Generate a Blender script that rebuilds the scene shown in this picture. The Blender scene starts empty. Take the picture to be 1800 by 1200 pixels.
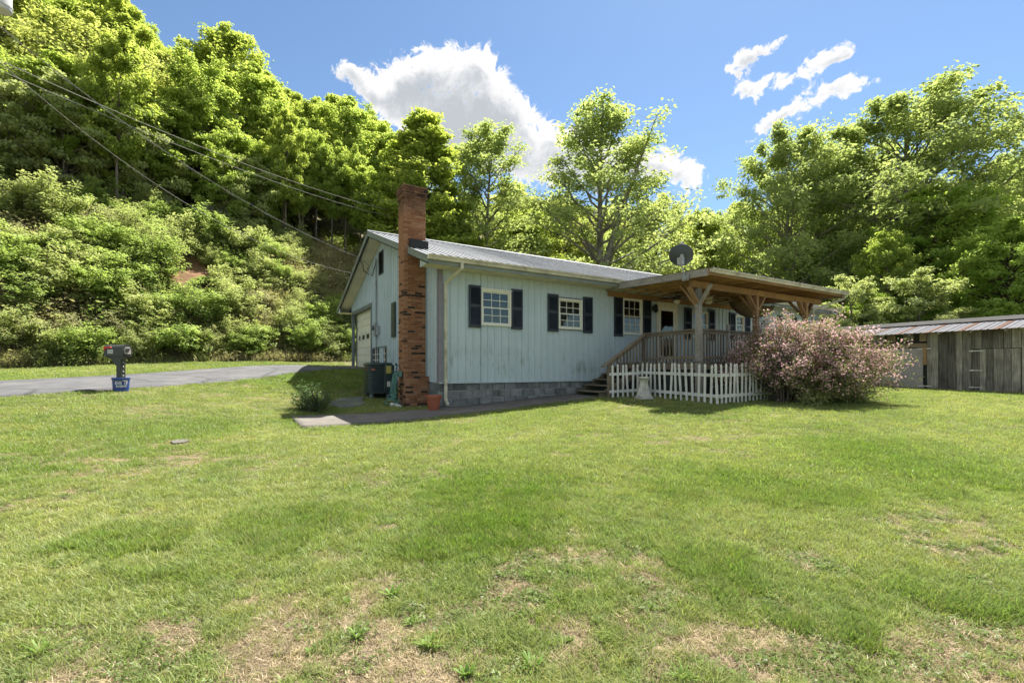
import bpy, math, random
import numpy as np
from mathutils import Vector, Matrix

scene = bpy.context.scene
R = math.radians
# ---------------------------------------------------------------- camera
cam_data = bpy.data.cameras.new('camera')
cam_data.sensor_width = 36.0
cam_data.lens = 16.0
cam_data.shift_y = 48.0/1800.0
cam_data.clip_end = 2000
cam = bpy.data.objects.new('camera', cam_data)
cam.location = (0, 0, 1.5)
cam.rotation_euler = (R(90), 0, 0)
scene.collection.objects.link(cam)
scene.camera = cam

# ---------------------------------------------------------------- light
SUN_EL, SUN_AZ = R(60), math.atan2(.503, .865)      # azimuth from +Y towards +X
EXPOSURE = 2.72
SKY = 0.075
SUN = 2.2
scene.view_settings.view_transform = 'Standard'
scene.view_settings.look = 'None'
scene.view_settings.gamma = 1.0
scene.view_settings.use_curve_mapping = False
scene.view_settings.exposure = EXPOSURE
scene.cycles.diffuse_bounces = 9
scene.cycles.transmission_bounces = 8
sun_d = bpy.data.lights.new('sun', 'SUN')
sun_d.energy = SUN
sun_d.angle = R(0.5)
sun_d.color = (1.0, .95, .86)
sun = bpy.data.objects.new('sun', sun_d)
to_sun = Vector((math.sin(SUN_AZ)*math.cos(SUN_EL), math.cos(SUN_AZ)*math.cos(SUN_EL), math.sin(SUN_EL)))
sun.rotation_euler = to_sun.to_track_quat('Z', 'Y').to_euler()
sun.location = (20, 30, 60)
scene.collection.objects.link(sun)

class NT:
    """tiny helper for node trees"""
    def __init__(s, tree): s.t = tree; s.n = tree.nodes; s.l = tree.links
    def new(s, typ, **kw):
        n = s.n.new(typ)
        for k, v in kw.items(): setattr(n, k, v)
        return n
    def set(s, n, key, v):
        if v is None: return
        sock = n.inputs[key]
        if isinstance(v, bpy.types.NodeSocket): s.l.new(v, sock)
        else: sock.default_value = v
    def math(s, op, a, b=None, c=None, clamp=False):
        n = s.new('ShaderNodeMath', operation=op, use_clamp=clamp)
        for i, v in enumerate((a, b, c)): s.set(n, i, v)
        return n.outputs[0]
    def vmath(s, op, a, b=None):
        n = s.new('ShaderNodeVectorMath', operation=op)
        s.set(n, 0, a); s.set(n, 1, b)
        return n.outputs[0]
    def noise(s, vec, scale, detail=2.0, rough=.5, dist=0.0):
        n = s.new('ShaderNodeTexNoise')
        s.set(n, 'Vector', vec); s.set(n, 'Scale', scale); s.set(n, 'Detail', detail); s.set(n, 'Roughness', rough); s.set(n, 'Distortion', dist)
        return n.outputs['Fac']
    def ramp(s, fac, stops, interp='LINEAR'):
        n = s.new('ShaderNodeValToRGB')
        n.color_ramp.interpolation = interp
        e = n.color_ramp.elements
        while len(e) < len(stops): e.new(0.5)
        for el, (p, c) in zip(e, stops):
            el.position = p; el.color = (c[0], c[1], c[2], 1) if hasattr(c, '__len__') else (c, c, c, 1)
        s.set(n, 0, fac)
        return n.outputs[0]
    def maprange(s, v, a, b, c=0., d=1., smooth=False):
        n = s.new('ShaderNodeMapRange')
        if smooth: n.interpolation_type = 'SMOOTHSTEP'
        for i, x in enumerate((v, a, b, c, d)): s.set(n, i, x)
        return n.outputs[0]
    def mix(s, fac, a, b, mode='MIX'):
        n = s.new('ShaderNodeMix', data_type='RGBA', blend_type=mode)
        for k, v in ((0, fac), (6, a), (7, b)):
            if isinstance(v, (tuple, list)) and len(v) == 3: v = (*v, 1)
            s.set(n, k, v)
        return n.outputs[2]
    def mapping(s, vec, scale=(1, 1, 1), rot=(0, 0, 0), loc=(0, 0, 0)):
        n = s.new('ShaderNodeMapping')
        s.set(n, 'Vector', vec); n.inputs['Scale'].default_value = scale; n.inputs['Rotation'].default_value = rot; n.inputs['Location'].default_value = loc
        return n.outputs[0]

# ---------------------------------------------------------------- sky with broken cumulus
world = bpy.data.worlds.new("World")
scene.world = world
world.use_nodes = True
world.node_tree.nodes.clear()
w = NT(world.node_tree)
sky = w.new('ShaderNodeTexSky', sky_type='NISHITA')
sky.sun_disc = False
sky.sun_elevation = SUN_EL
sky.sun_rotation = SUN_AZ
sky.air_density = 1.0; sky.dust_density = 0.2; sky.ozone_density = 2.0
tc = w.new('ShaderNodeTexCoord')
sep = w.new('ShaderNodeSeparateXYZ'); w.set(sep, 0, tc.outputs['Generated'])
dx, dy, dz = sep.outputs
az = w.math('ARCTAN2', dx, dy)
el = w.math('ARCSINE', dz)
def px_dir(px, py):
    a = math.atan2(px-900, 800); e = math.atan2((648-py)/800*math.cos(a), 1)
    return a, e
rs = random.Random(5)
blobs = []          # az, el, radius along, radius across, turn, weight
for px, py, rx, ry, rot, wt in [(612,128,26,15,-15,1.),(640,150,34,16,25,1.),(690,158,45,22,-12,1.1),(735,140,52,30,-20,1.2),(790,128,60,34,0,1.3),(838,112,38,30,0,1.2),
        (780,180,90,42,8,1.5),(870,182,62,40,20,1.4),(915,212,40,24,35,1.),(700,200,50,24,15,1.1),(850,235,120,42,15,1.3),(930,270,110,45,15,1.2),
        (1010,270,70,34,15,1.1),(1085,275,85,34,10,1.2),(1160,296,60,28,15,1.1),(1205,322,38,24,30,1.),(760,250,80,40,0,1.2),
        (1345,88,42,14,-8,1.05),(1312,108,20,22,-50,1.0),(1302,128,16,16,0,.9),(1330,152,40,15,-10,1.1),(1318,170,18,14,60,.85),(1385,138,44,14,-22,1.0),(1445,108,44,15,-30,1.1),
        (1475,96,22,12,0,.9),(1380,195,62,16,-28,1.15),(1455,168,62,18,-22,1.2),(1350,215,34,12,-20,1.0),(1500,160,40,22,0,1.1)]:
    a, e = px_dir(px, py)
    a2, e2 = px_dir(px+10, py)
    sc = math.hypot(a2-a, e2-e)/10
    blobs.append((a, e, rx*sc*.98, ry*sc*(.98 if px < 1250 else .82), R(-rot), wt))
for k in range(38):                      # unseen cloud outside the frame, denser than in view, added for fill light
    if k < 24: a = rs.choice((-1, 1))*rs.uniform(R(60), R(180)); e = rs.uniform(R(8), R(48))
    else: a = rs.uniform(-math.pi, math.pi); e = rs.uniform(R(48), R(75))
    for j in range(2):
        blobs.append((a+rs.uniform(-.12, .12), e+rs.uniform(-.05, .05), rs.uniform(.13, .25)/max(.3, math.cos(e)), rs.uniform(.08, .14), rs.uniform(-.3, .3), 1.2))
vec = tc.outputs['Generated']
n_big = w.noise(vec, 9, 5, .62, .4)
n_fine = w.noise(w.vmath('ADD', vec, (7.3, 1.1, 4.2)), 34, 8, .72, 1.2)
wx = w.math('MULTIPLY', w.math('SUBTRACT', w.noise(w.vmath('ADD', vec, (3.1, 9.2, 1.7)), 11, 4, .6), .5), .075)
wy = w.math('MULTIPLY', w.math('SUBTRACT', w.noise(w.vmath('ADD', vec, (13.1, 2.2, 6.7)), 11, 4, .6), .5), .075)
azw = w.math('ADD', az, wx); elw = w.math('ADD', el, wy)
field = None; under = None
for a, e, rx, ry, rot, wt in blobs:
    u = w.math('SUBTRACT', azw, a); v = w.math('SUBTRACT', elw, e)
    c, s_ = math.cos(rot), math.sin(rot)
    uu = w.math('MULTIPLY_ADD', v, s_/rx, w.math('MULTIPLY', u, c/rx))
    vv = w.math('MULTIPLY_ADD', v, c/ry, w.math('MULTIPLY', u, -s_/ry))
    d2 = w.math('MULTIPLY_ADD', uu, uu, w.math('MULTIPLY', vv, vv))
    g = w.math('MULTIPLY', w.math('EXPONENT', w.math('MULTIPLY', d2, -1.1)), wt)
    field = g if field is None else w.math('ADD', field, g)
    g2 = w.math('MULTIPLY', g, w.math('MULTIPLY_ADD', vv, -.55, .45))
    under = g2 if under is None else w.math('ADD', under, g2)
field = w.math('MINIMUM', field, 1.25)
fn = w.math('ADD', w.math('MULTIPLY', w.math('SUBTRACT', n_big, .5), 1.5), w.math('MULTIPLY', w.math('SUBTRACT', n_fine, .5), 3.8))
fn = w.math('MULTIPLY', fn, w.maprange(field, .06, .55, 0, 1, True))
dens = w.math('ADD', field, fn)
alpha = w.maprange(dens, .38, .98, 0, 1, True)
shade = w.maprange(w.math('ADD', under, w.math('ADD', w.math('MULTIPLY', w.math('SUBTRACT', n_big, .5), 2.6), w.math('MULTIPLY', w.math('SUBTRACT', n_fine, .5), 1.2))), .25, 1.5, 0, 1, True)
ccol = w.mix(shade, (2.25, 2.22, 2.22), (1.15, 1.23, 1.32))
skyc = w.mix(1.0, sky.outputs[0], (.305, .335, .345), 'MULTIPLY')
final = w.mix(alpha, skyc, ccol)
bg = w.new('ShaderNodeBackground'); w.set(bg, 0, final); bg.inputs[1].default_value = SKY
wo = w.new('ShaderNodeOutputWorld'); w.l.new(bg.outputs[0], wo.inputs[0])

# ================================================================ helpers
COL = scene.collection
TH = math.atan2(2242-900, 800.0)
D1 = np.array([math.sin(TH), math.cos(TH), 0]); D2 = np.array([-math.cos(TH), math.sin(TH), 0])
P0 = np.array([(772-900)/800*12.2, 12.2, 1.5-(713-648)/800*12.2])      # front left foot of the house
ROT = math.atan2(D1[1], D1[0])
def W(a, b, h=0.0):
    p = P0 + a*D1 + b*D2; return Vector((p[0], p[1], P0[2]+h))
def AB(x, y):
    qx = x-P0[0]; qy = y-P0[1]
    return qx*D1[0]+qy*D1[1], qx*D2[0]+qy*D2[1]

class MB:
    """collects shapes for ONE mesh object"""
    def __init__(s): s.v = []; s.f = []; s.smooth = False
    def add(s, vs, fs):
        o = len(s.v); s.v += [tuple(p) for p in vs]; s.f += [tuple(i+o for i in f) for f in fs]; return s
    def box(s, x0, x1, y0, y1, z0, z1):
        return s.add([(x0,y0,z0),(x1,y0,z0),(x1,y1,z0),(x0,y1,z0),(x0,y0,z1),(x1,y0,z1),(x1,y1,z1),(x0,y1,z1)],
                     [(0,3,2,1),(4,5,6,7),(0,1,5,4),(1,2,6,5),(2,3,7,6),(3,0,4,7)])
    def cbox(s, x0, x1, y0, y1, z0, z1, c=.01):
        """box with chamfered upright and level edges"""
        o = []
        for z, i in ((z0, c), (z0+c, 0), (z1-c, 0), (z1, c)):
            k = c if i == 0 else c
            ring = []
            X0, X1, Y0, Y1 = x0+i, x1-i, y0+i, y1-i
            ring = [(X0+k,Y0,z),(X1-k,Y0,z),(X1,Y0+k,z),(X1,Y1-k,z),(X1-k,Y1,z),(X0+k,Y1,z),(X0,Y1-k,z),(X0,Y0+k,z)]
            o += ring
        fs = [tuple(range(7, -1, -1)), tuple(range(24, 32))]
        for r in range(3):
            for j in range(8):
                fs.append((r*8+j, r*8+(j+1) % 8, r*8+8+(j+1) % 8, r*8+8+j))
        return s.add(o, fs)
    def beam(s, p0, p1, w_, h_, up=(0, 0, 1)):
        p0, p1 = Vector(p0), Vector(p1); d = (p1-p0).normalized(); up = Vector(up)
        if abs(d.dot(up)) > .98: up = Vector((1, 0, 0))
        x = d.cross(up).normalized()*(w_/2); y = x.cross(d).normalized()*(h_/2)
        vs = [p+sx*x+sy*y for p in (p0, p1) for sx, sy in ((-1,-1),(1,-1),(1,1),(-1,1))]
        return s.add(vs, [(0,1,2,3),(7,6,5,4),(0,4,5,1),(1,5,6,2),(2,6,7,3),(3,7,4,0)])
    def tube(s, pts, rad, n=6, cap=True):
        pts = [Vector(p) for p in pts]
        if not hasattr(rad, '__len__'): rad = [rad]*len(pts)
        rings = []; x = None
        for i, p in enumerate(pts):
            d = (pts[min(i+1, len(pts)-1)]-pts[max(i-1, 0)]).normalized()
            if x is None:
                x = d.orthogonal().normalized()
            else:
                x = (x-d*x.dot(d)).normalized()
            y = d.cross(x)
            rings += [p+(x*math.cos(2*math.pi*k/n)+y*math.sin(2*math.pi*k/n))*rad[i] for k in range(n)]
        fs = []
        for i in range(len(pts)-1):
            for k in range(n):
                fs.append((i*n+k, i*n+(k+1) % n, (i+1)*n+(k+1) % n, (i+1)*n+k))
        if cap: fs += [tuple(range(n-1, -1, -1)), tuple((len(pts)-1)*n+k for k in range(n))]
        return s.add(rings, fs)
    def lathe(s, prof, n=20, c=(0, 0), cap=True):
        vs = [(c[0]+r*math.cos(2*math.pi*k/n), c[1]+r*math.sin(2*math.pi*k/n), z) for r, z in prof for k in range(n)]
        fs = [(i*n+k, i*n+(k+1) % n, (i+1)*n+(k+1) % n, (i+1)*n+k) for i in range(len(prof)-1) for k in range(n)]
        if cap: fs += [tuple(range(n-1, -1, -1)), tuple((len(prof)-1)*n+k for k in range(n))]
        return s.add(vs, fs)
    def prism(s, poly, axis, t0, t1):
        """poly of 2d points swept along axis 0/1/2"""
        def P(p, t):
            q = list(p); q.insert(axis, t); return tuple(q)
        n = len(poly)
        vs = [P(p, t0) for p in poly]+[P(p, t1) for p in poly]
        return s.add(vs, [tuple(range(n)), tuple(range(2*n-1, n-1, -1))]+[(i, i+n, (i+1) % n+n, (i+1) % n) for i in range(n)])
    def mesh(s, name, mat):
        me = bpy.data.meshes.new(name); me.from_pydata(s.v, [], s.f); me.materials.append(mat)
        import bmesh
        bm = bmesh.new(); bm.from_mesh(me); bmesh.ops.recalc_face_normals(bm, faces=bm.faces); bm.to_mesh(me); bm.free()
        if s.smooth:
            me.polygons.foreach_set('use_smooth', [True]*len(me.polygons))
            me.set_sharp_from_angle(angle=R(40))
        return me
    def build(s, name, mat, parent=None, loc=None, rot=None):
        return link(name, s.mesh(name, mat), parent, loc, rot)
def link(name, me, parent=None, loc=None, rot=None):
    o = bpy.data.objects.new(name, me); COL.objects.link(o)
    if parent is not None: o.parent = parent
    if loc is not None: o.location = loc
    if rot is not None: o.rotation_euler = rot
    return o
def tag(o, label=None, cat=None, group=None, kind=None):
    if label: o['label'] = label
    if cat: o['category'] = cat
    if group: o['group'] = group
    if kind: o['kind'] = kind
    return o
def thing(name, label, cat, loc, rotz=0, group=None):
    o = bpy.data.objects.new(name, None); COL.objects.link(o)
    o.location = loc; o.rotation_euler = (0, 0, rotz); o.empty_display_size = .2
    return tag(o, label, cat, group)
def thing_ab(name, label, cat, a, b, h, rotz=0, group=None):
    return thing(name, label, cat, W(a, b, h), ROT+rotz, group)
def np_mesh(name, V, F, mat, smooth=False, attrs=None):
    """V (n,3), F (m,3|4) arrays"""
    me = bpy.data.meshes.new(name)
    V = np.asarray(V, np.float32); F = np.asarray(F, np.int32); k = F.shape[1]
    me.vertices.add(len(V)); me.vertices.foreach_set('co', V.ravel())
    me.loops.add(F.size); me.loops.foreach_set('vertex_index', F.ravel())
    me.polygons.add(len(F)); me.polygons.foreach_set('loop_start', np.arange(0, F.size, k, dtype=np.int32))
    me.polygons.foreach_set('loop_total', np.full(len(F), k, np.int32))
    if smooth: me.polygons.foreach_set('use_smooth', np.ones(len(F), bool))
    me.update(calc_edges=True)
    for nm, (typ, dom, data) in (attrs or {}).items():
        a = me.attributes.new(nm, typ, dom)
        a.data.foreach_set('value' if typ == 'FLOAT' else ('color' if 'COLOR' in typ else 'vector'), np.asarray(data, np.float32).ravel())
    if mat is not None:
        for m in (mat if isinstance(mat, (list, tuple)) else [mat]): me.materials.append(m)
    return me

# ---- numpy noise
def _hash(ix, iy, seed):
    h = (ix.astype(np.int64)*374761393 + iy.astype(np.int64)*668265263 + seed*982451653) & 0xffffffff
    h = ((h ^ (h >> 13))*1274126177) & 0xffffffff
    return ((h ^ (h >> 16)) & 0xffff)/65535.0
def vnoise(x, y, seed=0):
    x = np.asarray(x, float); y = np.asarray(y, float)
    ix = np.floor(x); iy = np.floor(y); fx = x-ix; fy = y-iy
    fx = fx*fx*(3-2*fx); fy = fy*fy*(3-2*fy)
    a = _hash(ix, iy, seed); b = _hash(ix+1, iy, seed); c = _hash(ix, iy+1, seed); d = _hash(ix+1, iy+1, seed)
    return (a*(1-fx)+b*fx)*(1-fy)+(c*(1-fx)+d*fx)*fy
def fbm(x, y, seed=0, oct=4):
    s = 0; amp = .5; t = 0
    for i in range(oct):
        s = s+amp*vnoise(x, y, seed+i*17); t += amp; amp *= .5; x = np.asarray(x)*2.03+3.7; y = np.asarray(y)*2.03+1.3
    return s/t
def sstep(a, b, x):
    t = np.clip((x-a)/(b-a), 0, 1); return t*t*(3-2*t)

# ================================================================ materials
MATS = {}
def pmat(name, col, rough=.6, metal=0., spec=.5, var=.12, scale=4.0, bump=.0, bscale=60., dirt=None, dscale=1.3, damt=.5, rnd=.0, stretch=(1, 1, 1), coords='Object'):
    """painted / plain surface: base colour with mottling, optional dirt blotches, optional change per object"""
    m = bpy.data.materials.new(name); m.use_nodes = True; m.node_tree.nodes.clear(); t = NT(m.node_tree)
    tcn = t.new('ShaderNodeTexCoord'); v = tcn.outputs[coords]
    vs = t.mapping(v, stretch)
    oi = t.new('ShaderNodeObjectInfo')
    vr = t.new('ShaderNodeVectorMath', operation='SCALE'); t.set(vr, 0, (31., 17., 23.)); t.set(vr, 'Scale', oi.outputs['Random'])
    vs = t.vmath('ADD', vs, vr.outputs[0])
    n1 = t.noise(vs, scale, 5, .6)
    lo = tuple(c*(1-var*1.6) for c in col); hi = tuple(min(1, c*(1+var*1.2)) for c in col)
    c = t.ramp(n1, [(.28, lo), (.72, hi)])
    if rnd:
        k = t.maprange(oi.outputs['Random'], 0, 1, 1-rnd, 1+rnd*.7)
        c = t.mix(1.0, c, t.ramp(t.math('MULTIPLY', k, .5), [(0, 0.), (1, 2.)]), 'MULTIPLY')
    if dirt:
        n2 = t.noise(vs, dscale, 6, .65)
        c = t.mix(t.math('MULTIPLY', t.maprange(n2, .45, .7, 0, 1, True), damt), c, dirt)
    b = t.new('ShaderNodeBsdfPrincipled')
    t.set(b, 'Base Color', c); b.inputs['Roughness'].default_value = rough; b.inputs['Metallic'].default_value = metal
    b.inputs['Specular IOR Level'].default_value = spec
    if bump:
        bn = t.new('ShaderNodeBump'); bn.inputs['Strength'].default_value = bump; bn.inputs['Distance'].default_value = .01
        t.set(bn, 'Height', t.noise(vs, bscale, 4, .6)); t.set(b, 'Normal', bn.outputs[0])
    o = t.new('ShaderNodeOutputMaterial'); t.l.new(b.outputs[0], o.inputs[0])
    MATS[name] = m
    return m
def wood(name, dark, light, gap=None, rough=.8, bump=.3, stretch=(6, 6, .6), rnd=.2, scale=6.):
    """grained timber; stretch squeezes the grain along one axis"""
    m = bpy.data.materials.new(name); m.use_nodes = True; m.node_tree.nodes.clear(); t = NT(m.node_tree)
    tcn = t.new('ShaderNodeTexCoord'); oi = t.new('ShaderNodeObjectInfo')
    vr = t.new('ShaderNodeVectorMath', operation='SCALE'); t.set(vr, 0, (31., 17., 23.)); t.set(vr, 'Scale', oi.outputs['Random'])
    v = t.vmath('ADD', t.mapping(tcn.outputs['Object'], stretch), vr.outputs[0])
    n1 = t.noise(v, scale, 7, .65, .6); n2 = t.noise(t.vmath('ADD', tcn.outputs['Object'], vr.outputs[0]), 1.6, 4, .6)
    f = t.math('ADD', t.math('MULTIPLY', n1, .62), t.math('MULTIPLY', n2, .38))
    c = t.ramp(f, [(.33, dark), (.52, tuple((a+b)/2 for a, b in zip(dark, light))), (.66, light)])
    if rnd:
        k = t.maprange(oi.outputs['Random'], 0, 1, (1-rnd)*.5, (1+rnd)*.5)
        c = t.mix(1.0, c, t.ramp(k, [(0, 0.), (1, 2.)]), 'MULTIPLY')
    b = t.new('ShaderNodeBsdfPrincipled'); t.set(b, 'Base Color', c); b.inputs['Roughness'].default_value = rough
    b.inputs['Specular IOR Level'].default_value = .25
    bn = t.new('ShaderNodeBump'); bn.inputs['Strength'].default_value = bump; bn.inputs['Distance'].default_value = .008
    t.set(bn, 'Height', n1); t.set(b, 'Normal', bn.outputs[0])
    o = t.new('ShaderNodeOutputMaterial'); t.l.new(b.outputs[0], o.inputs[0])
    return m
def leafmat(name, dark, light, trans, tfac=.45, gloss=.06, attr='tint', atype='GEOMETRY', hue=.25):
    """two sided leaf that lets light through; colour varies leaf by leaf and plant by plant"""
    m = bpy.data.materials.new(name); m.use_nodes = True; m.node_tree.nodes.clear(); t = NT(m.node_tree)
    at = t.new('ShaderNodeAttribute'); at.attribute_name = attr; at.attribute_type = atype
    oi = t.new('ShaderNodeObjectInfo')
    f = t.math('ADD', t.math('MULTIPLY', at.outputs['Fac'], 1-hue), t.math('MULTIPLY', oi.outputs['Random'], hue))
    c = t.ramp(f, [(.15, dark), (.85, light)])
    c2 = t.mix(.5, c, trans)
    d = t.new('ShaderNodeBsdfDiffuse'); t.set(d, 0, c)
    tr = t.new('ShaderNodeBsdfTranslucent'); t.set(tr, 0, c2)
    mx = t.new('ShaderNodeMixShader'); mx.inputs[0].default_value = tfac; t.l.new(d.outputs[0], mx.inputs[1]); t.l.new(tr.outputs[0], mx.inputs[2])
    g = t.new('ShaderNodeBsdfGlossy'); g.inputs['Roughness'].default_value = .5; g.inputs['Color'].default_value = (.6, .65, .55, 1)
    m2 = t.new('ShaderNodeMixShader'); m2.inputs[0].default_value = gloss; t.l.new(mx.outputs[0], m2.inputs[1]); t.l.new(g.outputs[0], m2.inputs[2])
    o = t.new('ShaderNodeOutputMaterial'); t.l.new(m2.outputs[0], o.inputs[0])
    return m

# ================================================================ terrain
_ctl = [(0,0,-1.5),(0,3,-1.5),(-5,3,-1.4),(5,3,-1.5),(-2.5,6,-1.32),(1,6.5,-1.33),(-4.43,9.33,-1.14),(-1.95,12.2,-1.05),(-2.1,13.4,-1.08),(-.32,13.2,-.99),(2.2,14.7,-.82),
        (5.6,11.5,-.87),(9,12.8,-.86),(8.1,12.2,-.89),(17.3,17.3,-.84),(15.5,15.3,-.87),(13,10,-1.0),(8,8,-1.16),(3,8.5,-1.2),(-8.85,10.3,-.476),(-4.1,13.9,-.87),(-3.2,14.0,-.93),
        (-6.5,13.8,-.52),(-6.1,18.0,.03),(-7.9,21,.03),(-8.4,16.6,-.02),(-10.6,13.1,-.23),(-9.9,8.8,-.57),(-12.5,11.1,-.33),(-17,15,-.05),(-14.6,18,.2),(-11,21,.3),(-9,24,.38),
        (-6,26,.4),(5,35,.3),(20,40,.1),(30,20,-.7),(40,10,-.9),(0,-20,-2.2),(-20,-10,-1.2),(20,-10,-1.9),(-25,5,-.3),(60,60,0),(-4,2.2,-1.44),(3,2.2,-1.5),(-12,4,-.75),(4,17,-.8),(9,22,-.5),(20,8,-1.05)]
_C = np.array(_ctl, float)
def _phi(r): return np.where(r > 1e-9, r*r*np.log(np.maximum(r, 1e-9)), 0)
_n = len(_C)
_K = _phi(np.hypot(_C[:, None, 0]-_C[None, :, 0], _C[:, None, 1]-_C[None, :, 1])) + np.eye(_n)*2.0
_Pm = np.c_[np.ones(_n), _C[:, :2]]
_A = np.block([[_K, _Pm], [_Pm.T, np.zeros((3, 3))]])
_S = np.linalg.solve(_A, np.r_[_C[:, 2], np.zeros(3)])
def bank_d(x, y): return -.73*(x+17)+.68*(y-15)
def ground(x, y):
    x = np.asarray(x, float); y = np.asarray(y, float); sh = x.shape
    xf = np.clip(x.ravel(), -45, 60); yf = np.clip(y.ravel(), -20, 60)
    z = np.empty(len(xf))
    for i in range(0, len(xf), 20000):
        r = np.hypot(xf[i:i+20000, None]-_C[:, 0], yf[i:i+20000, None]-_C[:, 1])
        z[i:i+20000] = _phi(r)@_S[:_n]+_S[_n]+_S[_n+1]*xf[i:i+20000]+_S[_n+2]*yf[i:i+20000]
    z = np.clip(z, -2.4, .9).reshape(sh)
    d = bank_d(x, y) + (fbm(x*.25, y*.25, 3)-.5)*2.4*sstep(.5, 4, bank_d(x, y))
    up = np.where(d < 8.5, 6.7*sstep(-.6, 11.5, d)*1.12, 0)
    up = np.maximum(0, np.minimum(d, 1.2)**2*.32*(d > 0)) + np.clip(d-1.2, 0, 7.3)*.86 + np.clip(d-8.5, 0, 70)*.53 + np.clip(d-78, 0, 80)*.2
    rough = (fbm(x*.8, y*.8, 9)-.5)*.9*sstep(1, 4, d)
    far = sstep(55, 140, np.hypot(x-10, y-20))*0
    return z + up*sstep(-200, -60, x+y*.0+0) + rough + 1.5 + far
def g1(x, y): return float(ground(np.array([x]), np.array([y]))[0])
def gpt(px, py):
    """where the view through a photo pixel meets the ground"""
    t = 2.0
    for k in range(4000):
        x, y, z = (px-900)/800*t, t, 1.5+(648-py)/800*t
        if z <= g1(x, y): break
        t += .02 if t < 15 else .05
    return x, y, g1(x, y)
# ---------------------------------------------------------------- lawn look: fixed patches, found by their place in the yard
def _patch(px, py, rx, ry):
    x, y, z = gpt(px, py); return x, y, rx, ry
LUSH = [_patch(520,920,.75,.6), _patch(230,950,.3,.25), _patch(860,860,1.1,.7), _patch(880,910,.7,.5), _patch(800,960,.7,.4),
        _patch(1260,850,1.3,.9), _patch(1380,860,1.5,.7), _patch(1560,820,1.6,.9), _patch(1650,845,1.2,.7), _patch(1500,790,1.2,.8),
        _patch(1290,1010,.35,.3), _patch(1680,1060,.5,.35), _patch(250,1010,.5,.3), _patch(600,650,3.5,3.0), _patch(1450,1090,.3,.2)]
DRY = [_patch(1285,797,.6,.2), _patch(415,1027,.16,.10), _patch(830,845,.6,.4), _patch(800,940,.5,.25), _patch(740,930,.5,.25), _patch(170,810,1.4,.25), _patch(90,830,.9,.2),
       _patch(250,800,1.,.35), _patch(1020,1000,.7,.4), _patch(1110,990,.5,.3), _patch(640,1090,.5,.3), _patch(560,1120,.6,.3), _patch(900,1080,.7,.4), _patch(1050,1050,.6,.3), _patch(820,1080,.4,.25),
       _patch(430,1120,.5,.22), _patch(240,1170,.5,.2), _patch(1220,1000,.35,.2), _patch(1250,1130,.4,.2), _patch(740,1180,.5,.2), _patch(980,1150,.5,.2), _patch(500,1180,.5,.2),
       _patch(1570,915,.5,.2), _patch(1240,775,.7,.25), _patch(1700,960,.3,.12), _patch(320,780,.6,.3), _patch(160,1050,.12,.08), _patch(1230,1180,.4,.2), _patch(60,1130,.3,.15)]
def _sum(P, x, y, k=1.0):
    s = np.zeros_like(x)
    for cx, cy, rx, ry in P: s = np.maximum(s, np.exp(-(((x-cx)/rx)**2+((y-cy)/ry)**2)*k))
    return s
def lawn_fields(x, y):
    """dry (0..1), lush (0..1), tone (0..1)"""
    wx = x+(fbm(x*1.7, y*1.7, 41)-.5)*.9; wy = y+(fbm(x*1.7, y*1.7, 57)-.5)*.9
    n1 = fbm(x*.9, y*.9, 21, 5); n2 = fbm(x*3.1, y*3.1, 31, 4)
    near = 1-sstep(2.6, 4.6, y+np.abs(x-.3)*.22)
    dry = _sum(DRY, wx, wy)*.62*(.45+1.1*n2) + near*.50*sstep(.36, .6, n1*.4+n2*.6) + .22*sstep(.5, .72, n1)
    lush = _sum(LUSH, wx, wy)*.75*(.5+n2) + .35*sstep(.54, .7, fbm(x*.35+9, y*.35, 77))
    n3 = fbm(x*8, y*8, 131, 3)
    dry = np.clip((dry + (n2-.5)*.9*(dry > .02) + (n3-.5)*1.3*sstep(.03, .3, dry))*(1-lush*.85), 0, 1)
    return dry, np.clip(lush, 0, 1), np.clip(fbm(x*.5, y*.5, 91)*.6+n2*.4, 0, 1)
GREEN = np.array([.268, .318, .112]); LUSHC = np.array([.215, .305, .065]); PALE = np.array([.385, .40, .165]); STRAW = np.array([.49, .385, .265]); SOIL = np.array([.20, .135, .085])
def lawn_col(x, y):
    dry, lush, tone = lawn_fields(x, y)
    t = np.clip((tone-.35)/.3, 0, 1)[:, None]
    c = GREEN*(1-t)+PALE*t
    c = c*(1-lush[:, None])+LUSHC*lush[:, None]
    return c, dry, lush

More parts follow.
